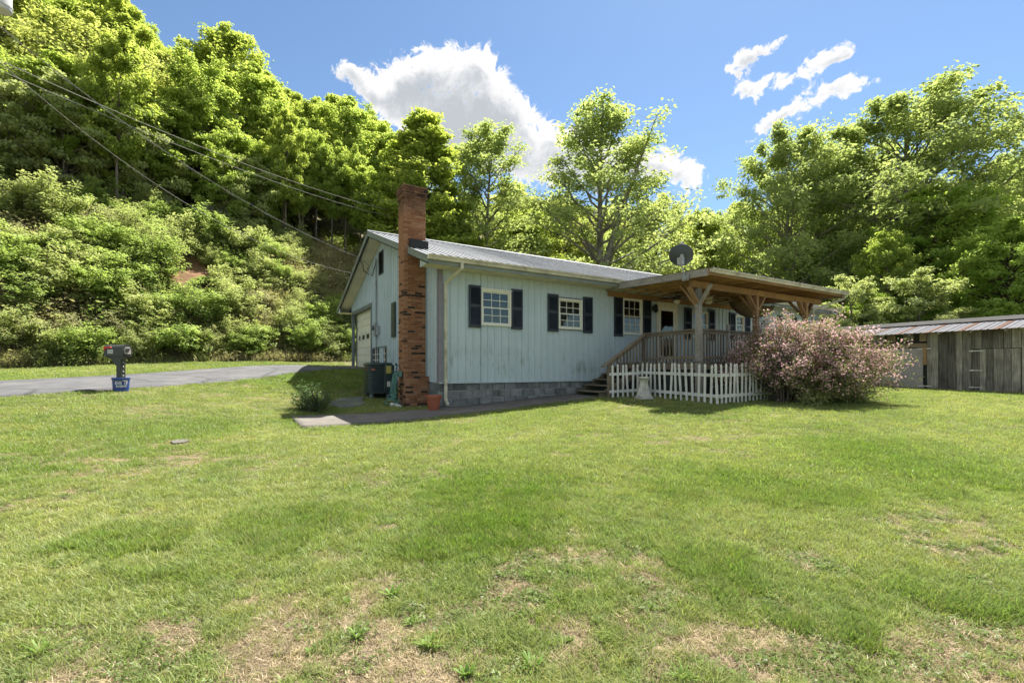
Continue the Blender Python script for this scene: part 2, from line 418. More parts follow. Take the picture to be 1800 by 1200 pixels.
def ground_sheet(name, xs, ys, mat):
    X, Y = np.meshgrid(xs, ys)
    Z = ground(X, Y)
    x, y = X.ravel(), Y.ravel()
    c, dry, lush = lawn_col(x, y)
    fine = fbm(x*9, y*9, 5, 3)[:, None]
    g = c*.62*(.7+.6*fine)
    s = STRAW*.85*(.65+.7*fine)*.75+SOIL*.25
    k = np.clip(dry*1.15+.12, 0, 1)[:, None]
    col = g*(1-k)+s*k
    d = bank_d(x, y)
    bare = sstep(.3, 1.4, d+(fbm(x*.9, y*.9, 8)-.5)*2)[:, None]
    lit = np.array([.34, .27, .17])*(1-fbm(x*.7, y*.7, 61)[:, None])+np.array([.17, .19, .075])*fbm(x*.7, y*.7, 61)[:, None]
    cl = np.zeros(len(x))
    for px, py, r in SOILS:
        bx, by, bz = px; cl = np.maximum(cl, np.exp(-((x-bx)**2+(y-by)**2)/(r*r)))
    cl = sstep(.3, .6, cl+(fbm(x*1.5, y*1.5, 71)-.5)*.5)[:, None]
    lit = lit*(1-cl)+np.array([.34, .20, .12])*cl
    col = col*(1-bare)+lit*bare
    nx, ny = len(xs), len(ys)
    i = np.arange(nx*ny).reshape(ny, nx)
    F = np.stack([i[:-1, :-1].ravel(), i[:-1, 1:].ravel(), i[1:, 1:].ravel(), i[1:, :-1].ravel()], 1)
    me = np_mesh(name, np.c_[x, y, Z.ravel()], F, mat, True, {'tint': ('FLOAT_COLOR', 'POINT', np.c_[col, np.ones(len(x))])})
    return link(name, me)
def _bk(px, Y):           # a point of the bank seen under photo column px at distance Y
    x = (px-900)/800*Y; return (x, Y, g1(x, Y))
SOILS = [(_bk(330, 23.6), 0, 1.7), (_bk(352, 23.9), 0, 1.4), (_bk(308, 23.3), 0, 1.3), (_bk(430, 24.6), 0, .9), (_bk(150, 21.5), 0, 1.0)]
gm = bpy.data.materials.new('earth_and_turf'); gm.use_nodes = True; gm.node_tree.nodes.clear(); t = NT(gm.node_tree)
at = t.new('ShaderNodeAttribute'); at.attribute_name = 'tint'
gp = t.new('ShaderNodeNewGeometry').outputs['Position']
n1 = t.noise(gp, 38, 6, .7); n2 = t.noise(gp, 5, 4, .6)
c = t.mix(1.0, at.outputs['Color'], t.ramp(n1, [(.3, .35), (.7, .95)]), 'MULTIPLY')
c = t.mix(1.0, c, t.ramp(n2, [(.3, .75), (.7, 1.)]), 'MULTIPLY')
b = t.new('ShaderNodeBsdfPrincipled'); t.set(b, 'Base Color', c); b.inputs['Roughness'].default_value = .95; b.inputs['Specular IOR Level'].default_value = .1
bn = t.new('ShaderNodeBump'); bn.inputs['Strength'].default_value = .8; bn.inputs['Distance'].default_value = .03; t.set(bn, 'Height', n1); t.set(b, 'Normal', bn.outputs[0])
o_ = t.new('ShaderNodeOutputMaterial'); t.l.new(b.outputs[0], o_.inputs[0])
def spread(a, b, fine0, fine1, s, grow=1.22):
    out = list(np.arange(fine0, fine1, s)); st = s; q = out[0]
    lo = []
    while q > a: st = min(st*grow, 12); q -= st; lo.append(q)
    st = s; q = out[-1]; hi = []
    while q < b: st = min(st*grow, 12); q += st; hi.append(q)
    return np.array(lo[::-1]+out+hi)
# one sheet from the yard out past the wooded hill
lawn = ground_sheet('ground', spread(-420, 420, -27, 20, .14), spread(-160, 620, 1.6, 30, .14), gm)
tag(lawn, kind='structure')

# ---------------------------------------------------------------- driveway and walk
asphalt = pmat('worn_asphalt', (.088, .088, .094), .9, var=.2, scale=2.5, bump=.5, bscale=160, dirt=(.15, .148, .146), dscale=.8, damt=.6)
_t = NT(asphalt.node_tree)
_b = [n for n in asphalt.node_tree.nodes if n.type == 'BSDF_PRINCIPLED'][0]; _src = _b.inputs['Base Color'].links[0].from_socket
_v = _t.new('ShaderNodeTexVoronoi', feature='DISTANCE_TO_EDGE'); _g = _t.new('ShaderNodeNewGeometry').outputs['Position']
_t.set(_v, 'Vector', _t.vmath('ADD', _g, _t.vmath('MULTIPLY', _t.mapping(_g, (1, 1, 1)), (0, 0, 0)))); _t.set(_v, 'Scale', .42)
_ck = _t.math('MULTIPLY', _t.maprange(_t.math('ADD', _v.outputs['Distance'], _t.math('MULTIPLY', _t.math('SUBTRACT', _t.noise(_g, 3, 4), .5), .06)), .006, .03, 1, 0), .75)
_t.set(_b, 'Base Color', _t.mix(_ck, _src, (.035, .035, .034)))
concrete = pmat('weathered_concrete', (.145, .128, .11), .9, var=.2, scale=3, bump=.35, bscale=90, dirt=(.10, .096, .088), dscale=1.1, damt=.7)
def strip(name, near, far, mat, lift, nu, nv, edge=.0):
    """ribbon between two polylines of (x,y), laid on the ground"""
    def res(L, n):
        L = np.array(L, float); s = np.r_[0, np.cumsum(np.hypot(*np.diff(L, axis=0).T))]; u = np.linspace(0, s[-1], n)
        return np.c_[np.interp(u, s, L[:, 0]), np.interp(u, s, L[:, 1])]
    A, B = res(near, nu), res(far, nu)
    A = A+(fbm(A[:, 0]*2, A[:, 1]*2, 4)[:, None]-.5)*edge; B = B+(fbm(B[:, 0]*2, B[:, 1]*2, 6)[:, None]-.5)*edge
    V = []
    for j in range(nv):
        k = j/(nv-1); Q = A*(1-k)+B*k
        z = ground(Q[:, 0], Q[:, 1])+lift
        V.append(np.c_[Q, z])
    top = np.concatenate(V); bot = top.copy(); bot[:, 2] -= .12+lift
    i = np.arange(nu*nv).reshape(nv, nu); n = nu*nv
    F = np.stack([i[:-1, :-1].ravel(), i[:-1, 1:].ravel(), i[1:, 1:].ravel(), i[1:, :-1].ravel()], 1)
    rim = list(i[0])+list(i[1:, -1])+list(i[-1, :-1][::-1])+list(i[1:-1, 0][::-1])
    rim = np.array(rim); nx = np.roll(rim, -1)
    F2 = np.stack([rim, rim+n, nx+n, nx], 1)
    return link(name, np_mesh(name, np.r_[top, bot], np.r_[F, F2], mat))
def gxy(a, b): p = W(a, b); return (p.x, p.y)
dn = [(-14.5, 5.0), (-11.6, 7.2), (-9.95, 8.8), (-9.0, 10.35), (-8.35, 12.6), (-7.55, 15.6), gxy(-1.2, 7.0), gxy(-.05, 6.9)]
df = [(-18.5, 7.2), (-14.8, 9.4), (-12.6, 11.2), (-11.35, 13.2), (-10.6, 15.5), (-9.9, 18.0), gxy(-1.6, 11.2), gxy(-.05, 11.2)]
tag(strip('driveway', dn, df, asphalt, .03, 90, 8, .22), kind='structure')
wn = [gxy(-3.55, -1.75), gxy(-1.5, -1.55), gxy(0, -1.32), gxy(2, -1.22), gxy(4.6, -1.1)]
wf = [gxy(-3.62, -.55), gxy(-1.5, -.32), gxy(0, -.12), gxy(2, -.02), gxy(4.6, -.02)]
tag(strip('concrete_path', wn, wf, concrete, .045, 60, 6, .05), kind='structure')
tag(strip('garage_apron', [gxy(-.75, 7.0), gxy(.2, 7.0)], [gxy(-.75, 11.1), gxy(.2, 11.1)], concrete, .055, 8, 8), kind='structure')

# ================================================================ house
sid = None
def siding_mat():
    m = bpy.data.materials.new('pale_blue_steel'); m.use_nodes = True; m.node_tree.nodes.clear(); t = NT(m.node_tree)
    v = t.new('ShaderNodeTexCoord').outputs['Object']
    s3 = t.new('ShaderNodeSeparateXYZ'); t.set(s3, 0, v)
    n1 = t.noise(v, 1.1, 5, .6); n2 = t.noise(t.mapping(v, (3, 3, .5)), 3, 6, .65)
    c = t.ramp(n1, [(.3, (.40, .482, .505)), (.7, (.465, .55, .58))])
    # green-grey mould in blotches low on the sheets
    low = t.math('MULTIPLY', t.maprange(s3.outputs[2], .7, .95, 0, 1, True), t.maprange(s3.outputs[2], 1.2, 1.85, 1, 0, True))
    sp = t.maprange(t.math('ADD', t.math('MULTIPLY', n2, .6), t.math('MULTIPLY', t.noise(v, 1.7, 3), .4)), .5, .66, 0, 1, True)
    c = t.mix(t.math('MULTIPLY', t.math('MULTIPLY', sp, low), .75), c, (.17, .20, .16))
    c = t.mix(t.math('MULTIPLY', t.maprange(n2, .5, .75, 0, 1), .16), c, (.33, .38, .36))
    b = t.new('ShaderNodeBsdfPrincipled'); t.set(b, 'Base Color', c); b.inputs['Roughness'].default_value = .45; b.inputs['Specular IOR Level'].default_value = .35
    o = t.new('ShaderNodeOutputMaterial'); t.l.new(b.outputs[0], o.inputs[0]); return m
M_sid = siding_mat()
M_trim = pmat('slate_trim_paint', (.13, .155, .17), .55, var=.15, scale=3, dirt=(.24, .26, .24), damt=.4)
M_fascia = pmat('grey_green_fascia', (.20, .235, .22), .5, var=.12, scale=2, dirt=(.13, .14, .11), damt=.5)
M_gutter = pmat('cream_gutter', (.52, .49, .37), .5, var=.12, scale=2.5, dirt=(.19, .165, .10), dscale=2.2, damt=.85)
M_soffit = pmat('cream_soffit', (.60, .58, .46), .6, var=.08, scale=2, dirt=(.45, .43, .33), damt=.4)
M_white = pmat('white_vinyl', (.70, .69, .60), .5, var=.06, scale=5, dirt=(.52, .5, .40), damt=.35)
M_blind = pmat('white_blind', (.58, .58, .53), .6, var=.05)
M_shut = pmat('navy_shutter_paint', (.018, .026, .038), .5, var=.25, scale=3, dirt=(.05, .062, .07), damt=.4)
M_black = pmat('matt_black', (.012, .012, .013), .6, var=.2)
M_roof = pmat('galvanised_roofing', (.20, .215, .24), .5, .2, var=.14, scale=1.2, dirt=(.15, .135, .14), dscale=1.0, damt=.5)
M_block = pmat('grey_block', (.20, .215, .21), .95, var=.3, scale=2.2, bump=.5, bscale=70, dirt=(.045, .052, .052), dscale=1.4, damt=.8, rnd=.25)
M_mort = pmat('pale_mortar', (.50, .49, .45), .95, var=.15, scale=12, bump=.3)
M_mort2 = pmat('brown_mortar', (.30, .22, .15), .95, var=.2, scale=12, bump=.3)
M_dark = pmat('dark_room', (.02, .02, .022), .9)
M_pipe = pmat('grey_conduit', (.30, .32, .33), .5, var=.1)
def glass_mat():
    m = bpy.data.materials.new('window_glass'); m.use_nodes = True; m.node_tree.nodes.clear(); t = NT(m.node_tree)
    g = t.new('ShaderNodeBsdfGlossy'); g.inputs['Roughness'].default_value = .02; g.inputs['Color'].default_value = (.95, .97, .97, 1)
    tr = t.new('ShaderNodeBsdfTransparent'); tr.inputs[0].default_value = (.80, .86, .83, 1)
    gn = t.new('ShaderNodeNewGeometry'); ds = t.new('ShaderNodeVectorMath', operation='DOT_PRODUCT'); t.l.new(gn.outputs['Normal'], ds.inputs[0]); t.l.new(gn.outputs['Incoming'], ds.inputs[1])
    sch = t.math('POWER', t.math('SUBTRACT', 1.0, t.math('ABSOLUTE', ds.outputs['Value'])), 5.0)
    mx = t.new('ShaderNodeMixShader'); t.l.new(t.math('MULTIPLY_ADD', sch, .9, .05, clamp=True), mx.inputs[0]); t.l.new(tr.outputs[0], mx.inputs[1]); t.l.new(g.outputs[0], mx.inputs[2])
    o = t.new('ShaderNodeOutputMaterial'); t.l.new(mx.outputs[0], o.inputs[0]); return m
M_glass = glass_mat()
def brick_mat():
    m = bpy.data.materials.new('fired_brick'); m.use_nodes = True; m.node_tree.nodes.clear(); t = NT(m.node_tree)
    at = t.new('ShaderNodeAttribute'); at.attribute_name = 'burn'; at.attribute_type = 'OBJECT'
    a2 = t.new('ShaderNodeAttribute'); a2.attribute_name = 'burn'
    oi = t.new('ShaderNodeObjectInfo'); v = t.new('ShaderNodeTexCoord').outputs['Object']
    burn = t.math('MAXIMUM', at.outputs['Fac'], a2.outputs['Fac'])
    gp = t.new('ShaderNodeNewGeometry').outputs['Position']
    n = t.noise(gp, 22, 5, .6)
    r = t.math('ADD', t.math('MULTIPLY', oi.outputs['Random'], .6), t.math('MULTIPLY', n, .4))
    c = t.ramp(r, [(.2, (.19, .080, .042)), (.5, (.265, .120, .062)), (.8, (.33, .180, .105))])
    c = t.mix(burn, c, (.028, .022, .020))
    s3 = t.new('ShaderNodeSeparateXYZ'); t.set(s3, 0, gp)
    soot = t.math('MULTIPLY', t.maprange(s3.outputs[2], 5.65, 6.35, 0, .72, True), t.maprange(t.noise(gp, 4, 4), .25, .6, .6, 1))
    c = t.mix(soot, c, (.035, .028, .024))
    b = t.new('ShaderNodeBsdfPrincipled'); t.set(b, 'Base Color', c); b.inputs['Roughness'].default_value = .9; b.inputs['Specular IOR Level'].default_value = .2
    bn = t.new('ShaderNodeBump'); bn.inputs['Strength'].default_value = .4; bn.inputs['Distance'].default_value = .006; t.set(bn, 'Height', t.noise(gp, 90, 3)); t.set(b, 'Normal', bn.outputs[0])
    o = t.new('ShaderNodeOutputMaterial'); t.l.new(b.outputs[0], o.inputs[0]); return m
M_brick = brick_mat()

house = thing_ab('house', 'single storey pale blue metal sided house with brick chimney', 'house', 0, 0, 0)
LEN, DEP, PB = 19.85, 11.2, 5.6
H_SID, H_WALL, H_EAVE, H_RIDGE = .62, 3.69, 3.86, 6.06
OH, RK = .60, .55
SL = (H_RIDGE-H_EAVE)/(PB+OH)
def roof_h(b): return H_RIDGE-abs(b-PB)*SL
OPEN = [(1.24, 2.22, 2.22, 3.24), (3.94, 4.89, 2.24, 3.20), (6.67, 7.61, 2.17, 3.44), (8.34, 9.44, 1.2, 3.36), (10.27, 11.24, 2.2, 3.22), (13.02, 13.62, 2.4, 3.22), (16.5, 17.3, 2.3, 3.4)]
RIB = .2286
def ribbed(mb, u0, u1, place, v0, v1, off=0.):
    """vertical sheet with a raised rib every RIB; place(u, v, out)"""
    us = [(u0, 0)]
    k = math.floor(u0/RIB)
    while k*RIB < u1+RIB:
        c = k*RIB+.10
        for du, dd in ((-.018, 0), (-.012, .022), (.012, .022), (.018, 0)):
            if u0 < c+du < u1: us.append((c+du, dd))
        k += 1
    us.append((u1, 0))
    vs = []; fs = []
    for u, d in us:
        vs.append(place(u, v0(u) if callable(v0) else v0, d+off)); vs.append(place(u, v1(u) if callable(v1) else v1, d+off))
    for i in range(len(us)-1): fs.append((2*i, 2*i+2, 2*i+3, 2*i+1))
    mb.add(vs, fs)
def cut_panel(name, p0, p1, opens, place, v0, v1f, parent, off):
    mb = MB()
    br = sorted({p0, p1} | {x for o in opens for x in o[:2] if p0 < x < p1})
    for u0, u1 in zip(br[:-1], br[1:]):
        um = (u0+u1)/2; segs = [(v0, v1f)]
        for o in opens:
            if o[0] < um < o[1]: segs = [(v0, o[2])]*(o[2] > v0+.05)+[(o[3], v1f)]
        for a, c in segs: ribbed(mb, u0, u1, place, a, c, off)
    return mb.build(name, M_sid, parent)
PW = RIB*4
k = 0; a = 0.02
while a < LEN:
    a1 = min(a+PW, LEN)
    cut_panel('siding_panel', a, a1+.012, OPEN, lambda u, v, d: (u, -d, v), H_SID, H_WALL, house, .003*(k % 2)); k += 1; a = a1
GOPEN = [(7.31, 10.77, .2, 3.52), (5.1, 7.17, 1.1, 1.8), (5.52, 6.12, 4.58, 5.4)]
b = 0.02
while b < DEP:
    b1 = min(b+PW, DEP)
    cut_panel('siding_panel', b, b1+.012, GOPEN, lambda u, v, d: (-d, u, v), .62, lambda u: roof_h(u)-.14, house, .003*(k % 2)); k += 1; b = b1
mb = MB(); mb.box(.2, LEN, DEP-.1, DEP, -.5, H_WALL); mb.build('back_wall', M_sid, house)
mb = MB(); mb.prism([(0.05, -.5), (DEP-.1, -.5), (DEP-.1, H_WALL), (PB, roof_h(PB)-.15), (0.05, H_WALL)], 0, LEN-.1, LEN); mb.build('end_wall', M_sid, house)
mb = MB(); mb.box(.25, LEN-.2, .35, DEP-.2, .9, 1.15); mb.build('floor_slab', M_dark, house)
mb = MB(); mb.box(.25, LEN-.2, 4.2, 4.3, 1.16, 3.6); mb.build('partition', pmat('room_paint', (.30, .27, .22), .9), house)
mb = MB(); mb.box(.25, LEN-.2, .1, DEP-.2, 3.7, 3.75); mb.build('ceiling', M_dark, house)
# screws
mb = MB()
for hz in (.72, 1.26, 1.86, 2.72, 3.45):
    n = int(LEN/RIB)
    for i in range(n):
        c = i*RIB+.10+.045
        if any(o[0]-.42 < c < o[1]+.42 and o[2]-.1 < hz < o[3]+.15 for o in OPEN): continue
        mb.box(c-.008, c+.008, -.013, 0, hz-.008, hz+.008)
    for i in range(int(DEP/RIB)):
        c = i*RIB+.145
        if any(o[0] < c < o[1] and o[2] < hz < o[3] for o in GOPEN): continue
        mb.box(-.013, 0, c-.008, c+.008, hz-.008, hz+.008)
tag(mb.build('screws', M_pipe, house), kind='stuff')
# corner trim and base flashing
mb = MB(); mb.box(-.03, .10, -.026, -.020, .6, H_WALL); mb.box(-.032, -.022, -.026, .10, .6, H_WALL); mb.build('corner_trim', pmat('mauve_grey_trim', (.20, .19, .22), .5), house)
mb = MB(); mb.box(-.02, LEN, -.045, 0, .595, .618); mb.build('base_flashing', M_sid, house)

# foundation of single blocks
fw = MB(); fw.box(0.03, LEN, .03, .2, -.6, .6); fw.box(.03, .2, .03, DEP, -.6, .6)
fnd = fw.build('foundation', M_mort, house)
bl = {}
def block(L, along):
    key = (round(L, 3), along)
    if key not in bl:
        m = MB(); h = .186; L -= .006
        (m.cbox(0, L, 0, .06, 0, h, .006) if along == 'a' else m.cbox(0, .06, 0, L, 0, h, .006)); bl[key] = m.mesh('block', M_block)
    return bl[key]
rs = random.Random(2)
for r in range(4):
    z = .60-.203*(r+1)+.003
    x = -.001 if r % 2 == 0 else -.2035
    while x < 12.6:
        x0 = max(x, 0); L = min(x+.396, 12.6)-x0
        if L > .05: link('concrete_block', block(L, 'a'), fnd, (x0, rs.uniform(-.004, .003), z))
        x += .4065
    y = 0.064 if r % 2 == 0 else -.14
    while y < 4.2:
        y0 = max(y, .064); L = y+.396-y0
        if L > .05: link('concrete_block', block(L, 'b'), fnd, (rs.uniform(-.004, .003), y0, z))
        y += .4065

# roof
mb = MB(); rp = None
core = MB(); core.prism([(-OH+.02, H_EAVE-.04), (PB, H_RIDGE-.04), (DEP+OH-.02, H_EAVE-.04), (DEP+OH-.02, H_EAVE-.10), (PB, H_RIDGE-.10), (-OH+.02, H_EAVE-.10)], 0, -RK+.02, LEN+RK)
roof = core.build('roof', M_fascia, house)
def slope(u, v, d):
    n = Vector((0, -SL, 1)).normalized()
    return (u, v-SL*d/math.hypot(1, SL), roof_h(v)+d/math.hypot(1, SL))
def slope2(u, v, d):
    return (u, v+SL*d/math.hypot(1, SL), roof_h(v)+d/math.hypot(1, SL))
x = -RK-.03; k = 0
while x < LEN+RK:
    x1 = min(x+PW, LEN+RK)
    m = MB(); ribbed(m, x, x1+.015, slope, -OH-.05, PB, .003*(k % 2)-.02); m.build('roof_sheet', M_roof, roof)
    m = MB(); ribbed(m, x, x1+.015, slope2, PB, DEP+OH+.05, .003*(k % 2)-.02); m.build('roof_sheet', M_roof, roof)
    x = x1; k += 1
m = MB(); m.prism([(PB-.16, H_RIDGE-.04), (PB, H_RIDGE+.03), (PB+.16, H_RIDGE-.04), (PB+.16, H_RIDGE-.055), (PB, H_RIDGE+.012), (PB-.16, H_RIDGE-.055)], 0, -RK-.04, LEN+RK+.03); m.build('ridge_cap', M_roof, roof)
# rake boards: outer board + thin inner trim + sloping soffit, cut round the chimney
CH0, CH1 = .96, 1.50                # chimney depth range along the gable
def rake(b0, b1):
    m = MB()
    m.prism([(b0, roof_h(b0)-.0), (b1, roof_h(b1)-.0), (b1, roof_h(b1)-.19), (b0, roof_h(b0)-.19)], 0, -RK-.02, -RK+.012)
    m.build('rake_board', M_fascia, house)
    m = MB(); m.prism([(b0, roof_h(b0)-.19), (b1, roof_h(b1)-.19), (b1, roof_h(b1)-.23), (b0, roof_h(b0)-.23)], 0, -RK+.005, -RK+.055)
    m.build('rake_trim', M_black, house)
    m = MB()
    n = max(2, int(abs(b1-b0)/.3))
    m.prism([(b0, roof_h(b0)-.145), (b1, roof_h(b1)-.145), (b1, roof_h(b1)-.16), (b0, roof_h(b0)-.16)], 0, -RK+.012, -.022)
    for q in (.14, .27, .40):
        m.prism([(b0, roof_h(b0)-.16), (b1, roof_h(b1)-.16), (b1, roof_h(b1)-.168), (b0, roof_h(b0)-.168)], 0, -RK+q, -RK+q+.012)
    m.build('rake_soffit', M_soffit, house)
rake(-OH, CH0-.03); rake(CH1+.03, PB); rake(PB, DEP+OH)
# eaves: boxed soffit, fascia, gutter, box ends
for bb, sgn in ((-OH, 1), (DEP+OH, -1)):
    m = MB(); y0, y1 = sorted((bb, bb+sgn*(OH-.022)))
    m.box(-RK+.02, LEN+RK, y0, y1, 3.66, 3.675); m.build('soffit', M_soffit, house)
    if sgn > 0:
        m = MB(); xx = -RK+.1
        while xx < LEN+RK: m.box(xx, xx+.014, y0+.03, y1, 3.652, 3.66); xx += .2
        m.build('soffit_rib', M_soffit, house)
    y0, y1 = sorted((bb-sgn*.0, bb-sgn*.022))
    m = MB(); m.box(-RK+.02, LEN+RK, y0, y1, 3.64, H_EAVE-.035); m.build('fascia', M_fascia, house)
    m = MB(); m.prism([(bb, 3.645), (bb+sgn*OH, 3.645), (bb+sgn*OH, roof_h(bb+sgn*OH)-.2), (bb, 3.78)], 0, -RK+.013, -RK+.035); m.build('eave_box_end', M_sid if sgn < 0 else pmat('eave_end_paint', (.36, .42, .40), .5), house)
def gutter(mb, x0, x1, y, z, s=.11):
    """K-style trough open at the top; y is the fascia face, trough hangs out towards -y"""
    pr = [(y, z), (y, z-s), (y-s*.62, z-s), (y-s*.72, z-s*.55), (y-s*.95, z-s*.28), (y-s*1.0, z), (y-s*.9, z), (y-s*.86, z-.01), (y-s*.64, z-s*.5), (y-s*.56, z-s+.012), (y-.012, z-s+.012), (y-.012, z)]
    mb.prism(pr, 0, x0, x1)
m = MB(); gutter(m, -RK-.01, LEN+RK, -OH-.023, H_EAVE-.005, .12); gut = m.build('gutter', M_gutter, house)
def downspout(pts, parent, s=.075):
    m = MB()
    for p, q in zip(pts[:-1], pts[1:]):
        d = (Vector(q)-Vector(p)).normalized()*.02
        m.beam(Vector(p)-d, Vector(q)+d, s, s*.75, up=(0, 1, 0.02))
    for p in pts[1:-1]: m.cbox(p[0]-s*.55, p[0]+s*.55, p[1]-s*.5, p[1]+s*.5, p[2]-s*.5, p[2]+s*.5, .012)
    return m.build('downspout', M_gutter, parent)
downspout([(.36, -OH-.08, 3.76), (.36, -OH-.08, 3.60), (.155, -.075, 3.30), (.155, -.075, .16), (.165, -.20, .03)], house)
downspout([(19.6, -OH-.08, 3.76), (19.6, -OH-.08, 3.64), (19.3, -.08, 3.3), (19.3, -.08, .3)], house)

# windows
rs = random.Random(8)
def window(a0, a1, h0, h1, cols=3, rows=2, blind=True, head=False, tilt=.0085):
    f = MB(); fw_ = .055; y0, y1 = -.05, .06
    f.box(a0, a0+fw_, y0, y1, h0, h1); f.box(a1-fw_, a1, y0, y1, h0, h1)
    f.box(a0+fw_, a1-fw_, y0, y1, h1-fw_, h1); f.box(a0+fw_, a1-fw_, y0-.025, y1, h0, h0+fw_)
    if head: f.box(a0-.02, a1+.02, y0-.02, 0, h1+.002, h1+.03)
    hm = (h0+h1)/2
    wn_ = f.build('window', M_white, house)
    A0, A1 = a0+fw_, a1-fw_
    for lo, hi, dy in ((h0+fw_, hm+.018, .0), (hm-.018, h1-fw_, .028)):
        s = MB(); q = .032; yy = -.028+dy
        s.box(A0, A0+q, yy, yy+.026, lo, hi); s.box(A1-q, A1, yy, yy+.026, lo, hi); s.box(A0+q, A1-q, yy, yy+.026, lo, lo+q); s.box(A0+q, A1-q, yy, yy+.026, hi-q, hi)
        s.build('sash', M_white, wn_)
        s = MB(); w_ = (A1-A0-2*q)/cols; h_ = (hi-lo-2*q)/rows
        for i in range(1, cols): s.box(A0+q+i*w_-.009, A0+q+i*w_+.009, yy+.002, yy+.010, lo+q, hi-q)
        for i in range(1, rows): s.box(A0+q, A1-q, yy+.003, yy+.011, lo+q+i*h_-.009, lo+q+i*h_+.009)
        s.build('muntin', M_white, wn_)
        s = MB(); s.box(A0+q-.005, A1-q+.005, yy+.012, yy+.017, lo+q-.005, hi-q+.005); s.build('pane', M_glass, wn_)
    if blind:
        s = MB(); z = h1-fw_-.05; 
        while z > h0+fw_+.02:
            s.add([(A0+.01, .085, z-tilt), (A1-.01, .085, z-tilt), (A1-.01, .120, z+tilt), (A0+.01, .120, z+tilt)], [(0, 1, 2, 3)])
            z -= .047
        s.build('blind', M_blind, wn_)
    return wn_
def shutter(a0, a1, h0, h1, mat=None):
    m = MB(); y0, y1 = -.065, -.022; q = .045
    m.box(a0, a0+q, y0, y1, h0, h1); m.box(a1-q, a1, y0, y1, h0, h1)
    hm = h0+(h1-h0)*.52
    for z0, z1 in ((h0, h0+.07), (h1-.06, h1), (hm-.03, hm+.03)): m.box(a0+q, a1-q, y0+.002, y1, z0, z1)
    m.box(a0+q, a1-q, y1-.012, y1-.004, h0+.07, h1-.06)
    z = h0+.085
    while z < h1-.09:
        if abs(z+.012-hm) > .045: m.add([(a0+q, y0+.006, z), (a1-q, y0+.006, z), (a1-q, y1-.013, z+.036), (a0+q, y1-.013, z+.036)], [(0, 1, 2, 3)])
        z += .034
    return m.build('shutter', mat or M_shut, house)
window(*OPEN[0], head=True); window(*OPEN[1]); window(*OPEN[2], tilt=.004); window(*OPEN[4], cols=2, blind=False); window(*OPEN[5], cols=2); window(*OPEN[6], cols=2)
for s in [(.86, 1.235, 2.14, 3.32), (2.235, 2.61, 2.15, 3.33), (3.52, 3.92, 2.14, 3.30), (4.93, 5.31, 2.15, 3.32), (6.26, 6.655, 2.09, 3.48), (7.63, 8.04, 2.09, 3.5), (9.85, 10.25, 2.1, 3.32), (11.27, 11.63, 2.1, 3.34),
          (12.62, 13.0, 2.2, 3.30), (13.64, 14.03, 2.2, 3.30), (16.1, 16.48, 2.2, 3.4), (17.32, 17.7, 2.2, 3.4)]: shutter(*s)
m = MB(); m.box(3.92, 4.93, -.06, -.02, 3.203, 3.235); m.box(3.92, 4.93, -.055, -.02, 2.215, 2.238); m.build('window_trim', M_trim, house)
# front door: casing, storm door with a big glass, panelled door behind
a0, a1, h0, h1 = OPEN[3]
m = MB(); m.box(a0, a0+.11, -.06, .06, h0, h1); m.box(a1-.11, a1, -.06, .06, h0, h1); m.box(a0+.11, a1-.11, -.06, .06, h1-.12, h1); m.box(a0-.03, a1+.03, -.085, 0, h1+.002, h1+.05)
door = m.build('front_door', pmat('cream_door_paint', (.62, .60, .47), .5), house)
m = MB(); A0, A1 = a0+.112, a1-.112
m.box(A0, A0+.10, -.045, -.012, h0, h1-.122); m.box(A1-.10, A1, -.045, -.012, h0, h1-.122); m.box(A0+.10, A1-.10, -.045, -.012, h1-.25, h1-.122); m.box(A0+.10, A1-.10, -.045, -.012, h0, h0+.25)
m.build('storm_door', M_white, door)
m = MB(); m.box(A0+.1, A1-.1, -.032, -.027, h0+.25, h1-.25); m.build('pane', M_glass, door)
m = MB(); m.box(A0+.07, A0+.09, -.08, -.046, 2.13, 2.3); m.build('handle', M_black, door)
# wall lamp beside the door, left
m = MB(); m.lathe([(.0, 2.98), (.035, 3.0), (.075, 3.05), (.06, 3.2), (.085, 3.21), (.02, 3.29), (0, 3.30)], 8, (8.16, -.16)); m.tube([(8.16, 0, 3.16), (8.16, -.10, 3.30), (8.16, -.16, 3.28)], .012); m.box(8.12, 8.20, -.03, 0, 3.08, 3.26)
m.build('wall_lantern', M_black, house)

# gable end: garage door, trim, vent, meter, conduit, barred basement window
m = MB(); m.box(-.05, .06, 7.18, 7.312, .6, 3.66); m.box(-.05, .06, 10.768, 10.98, .6, 3.66); m.box(-.05, .06, 7.312, 10.768, 3.52, 3.66); m.build('garage_trim', M_trim, house)
gd = MB(); gd.box(.22, .26, 7.2, 10.9, .6, 3.6); gdo = gd.build('garage_door', M_white, house)
for i in range(8):
    z0 = .98+i*.318; m = MB()
    if i == 4:
        for q0, q1 in ((7.32, 7.62), (8.2, 8.45), (9.03, 9.28), (9.86, 10.11), (10.5, 10.76)): m.box(.17, .219, q0, q1, z0, z0+.308)
        xs_ = (7.62, 8.2), (8.45, 9.03), (9.28, 9.86), (10.11, 10.5)
        for q0, q1 in xs_:
            m.box(.17, .219, q0, q1, z0, z0+.05); m.box(.17, .219, q0, q1, z0+.258, z0+.308)
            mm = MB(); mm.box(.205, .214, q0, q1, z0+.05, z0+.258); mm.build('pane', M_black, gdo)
    else: m.cbox(.17, .219, 7.32, 10.76, z0, z0+.308, .01)
    m.build('door_panel', M_white, gdo)
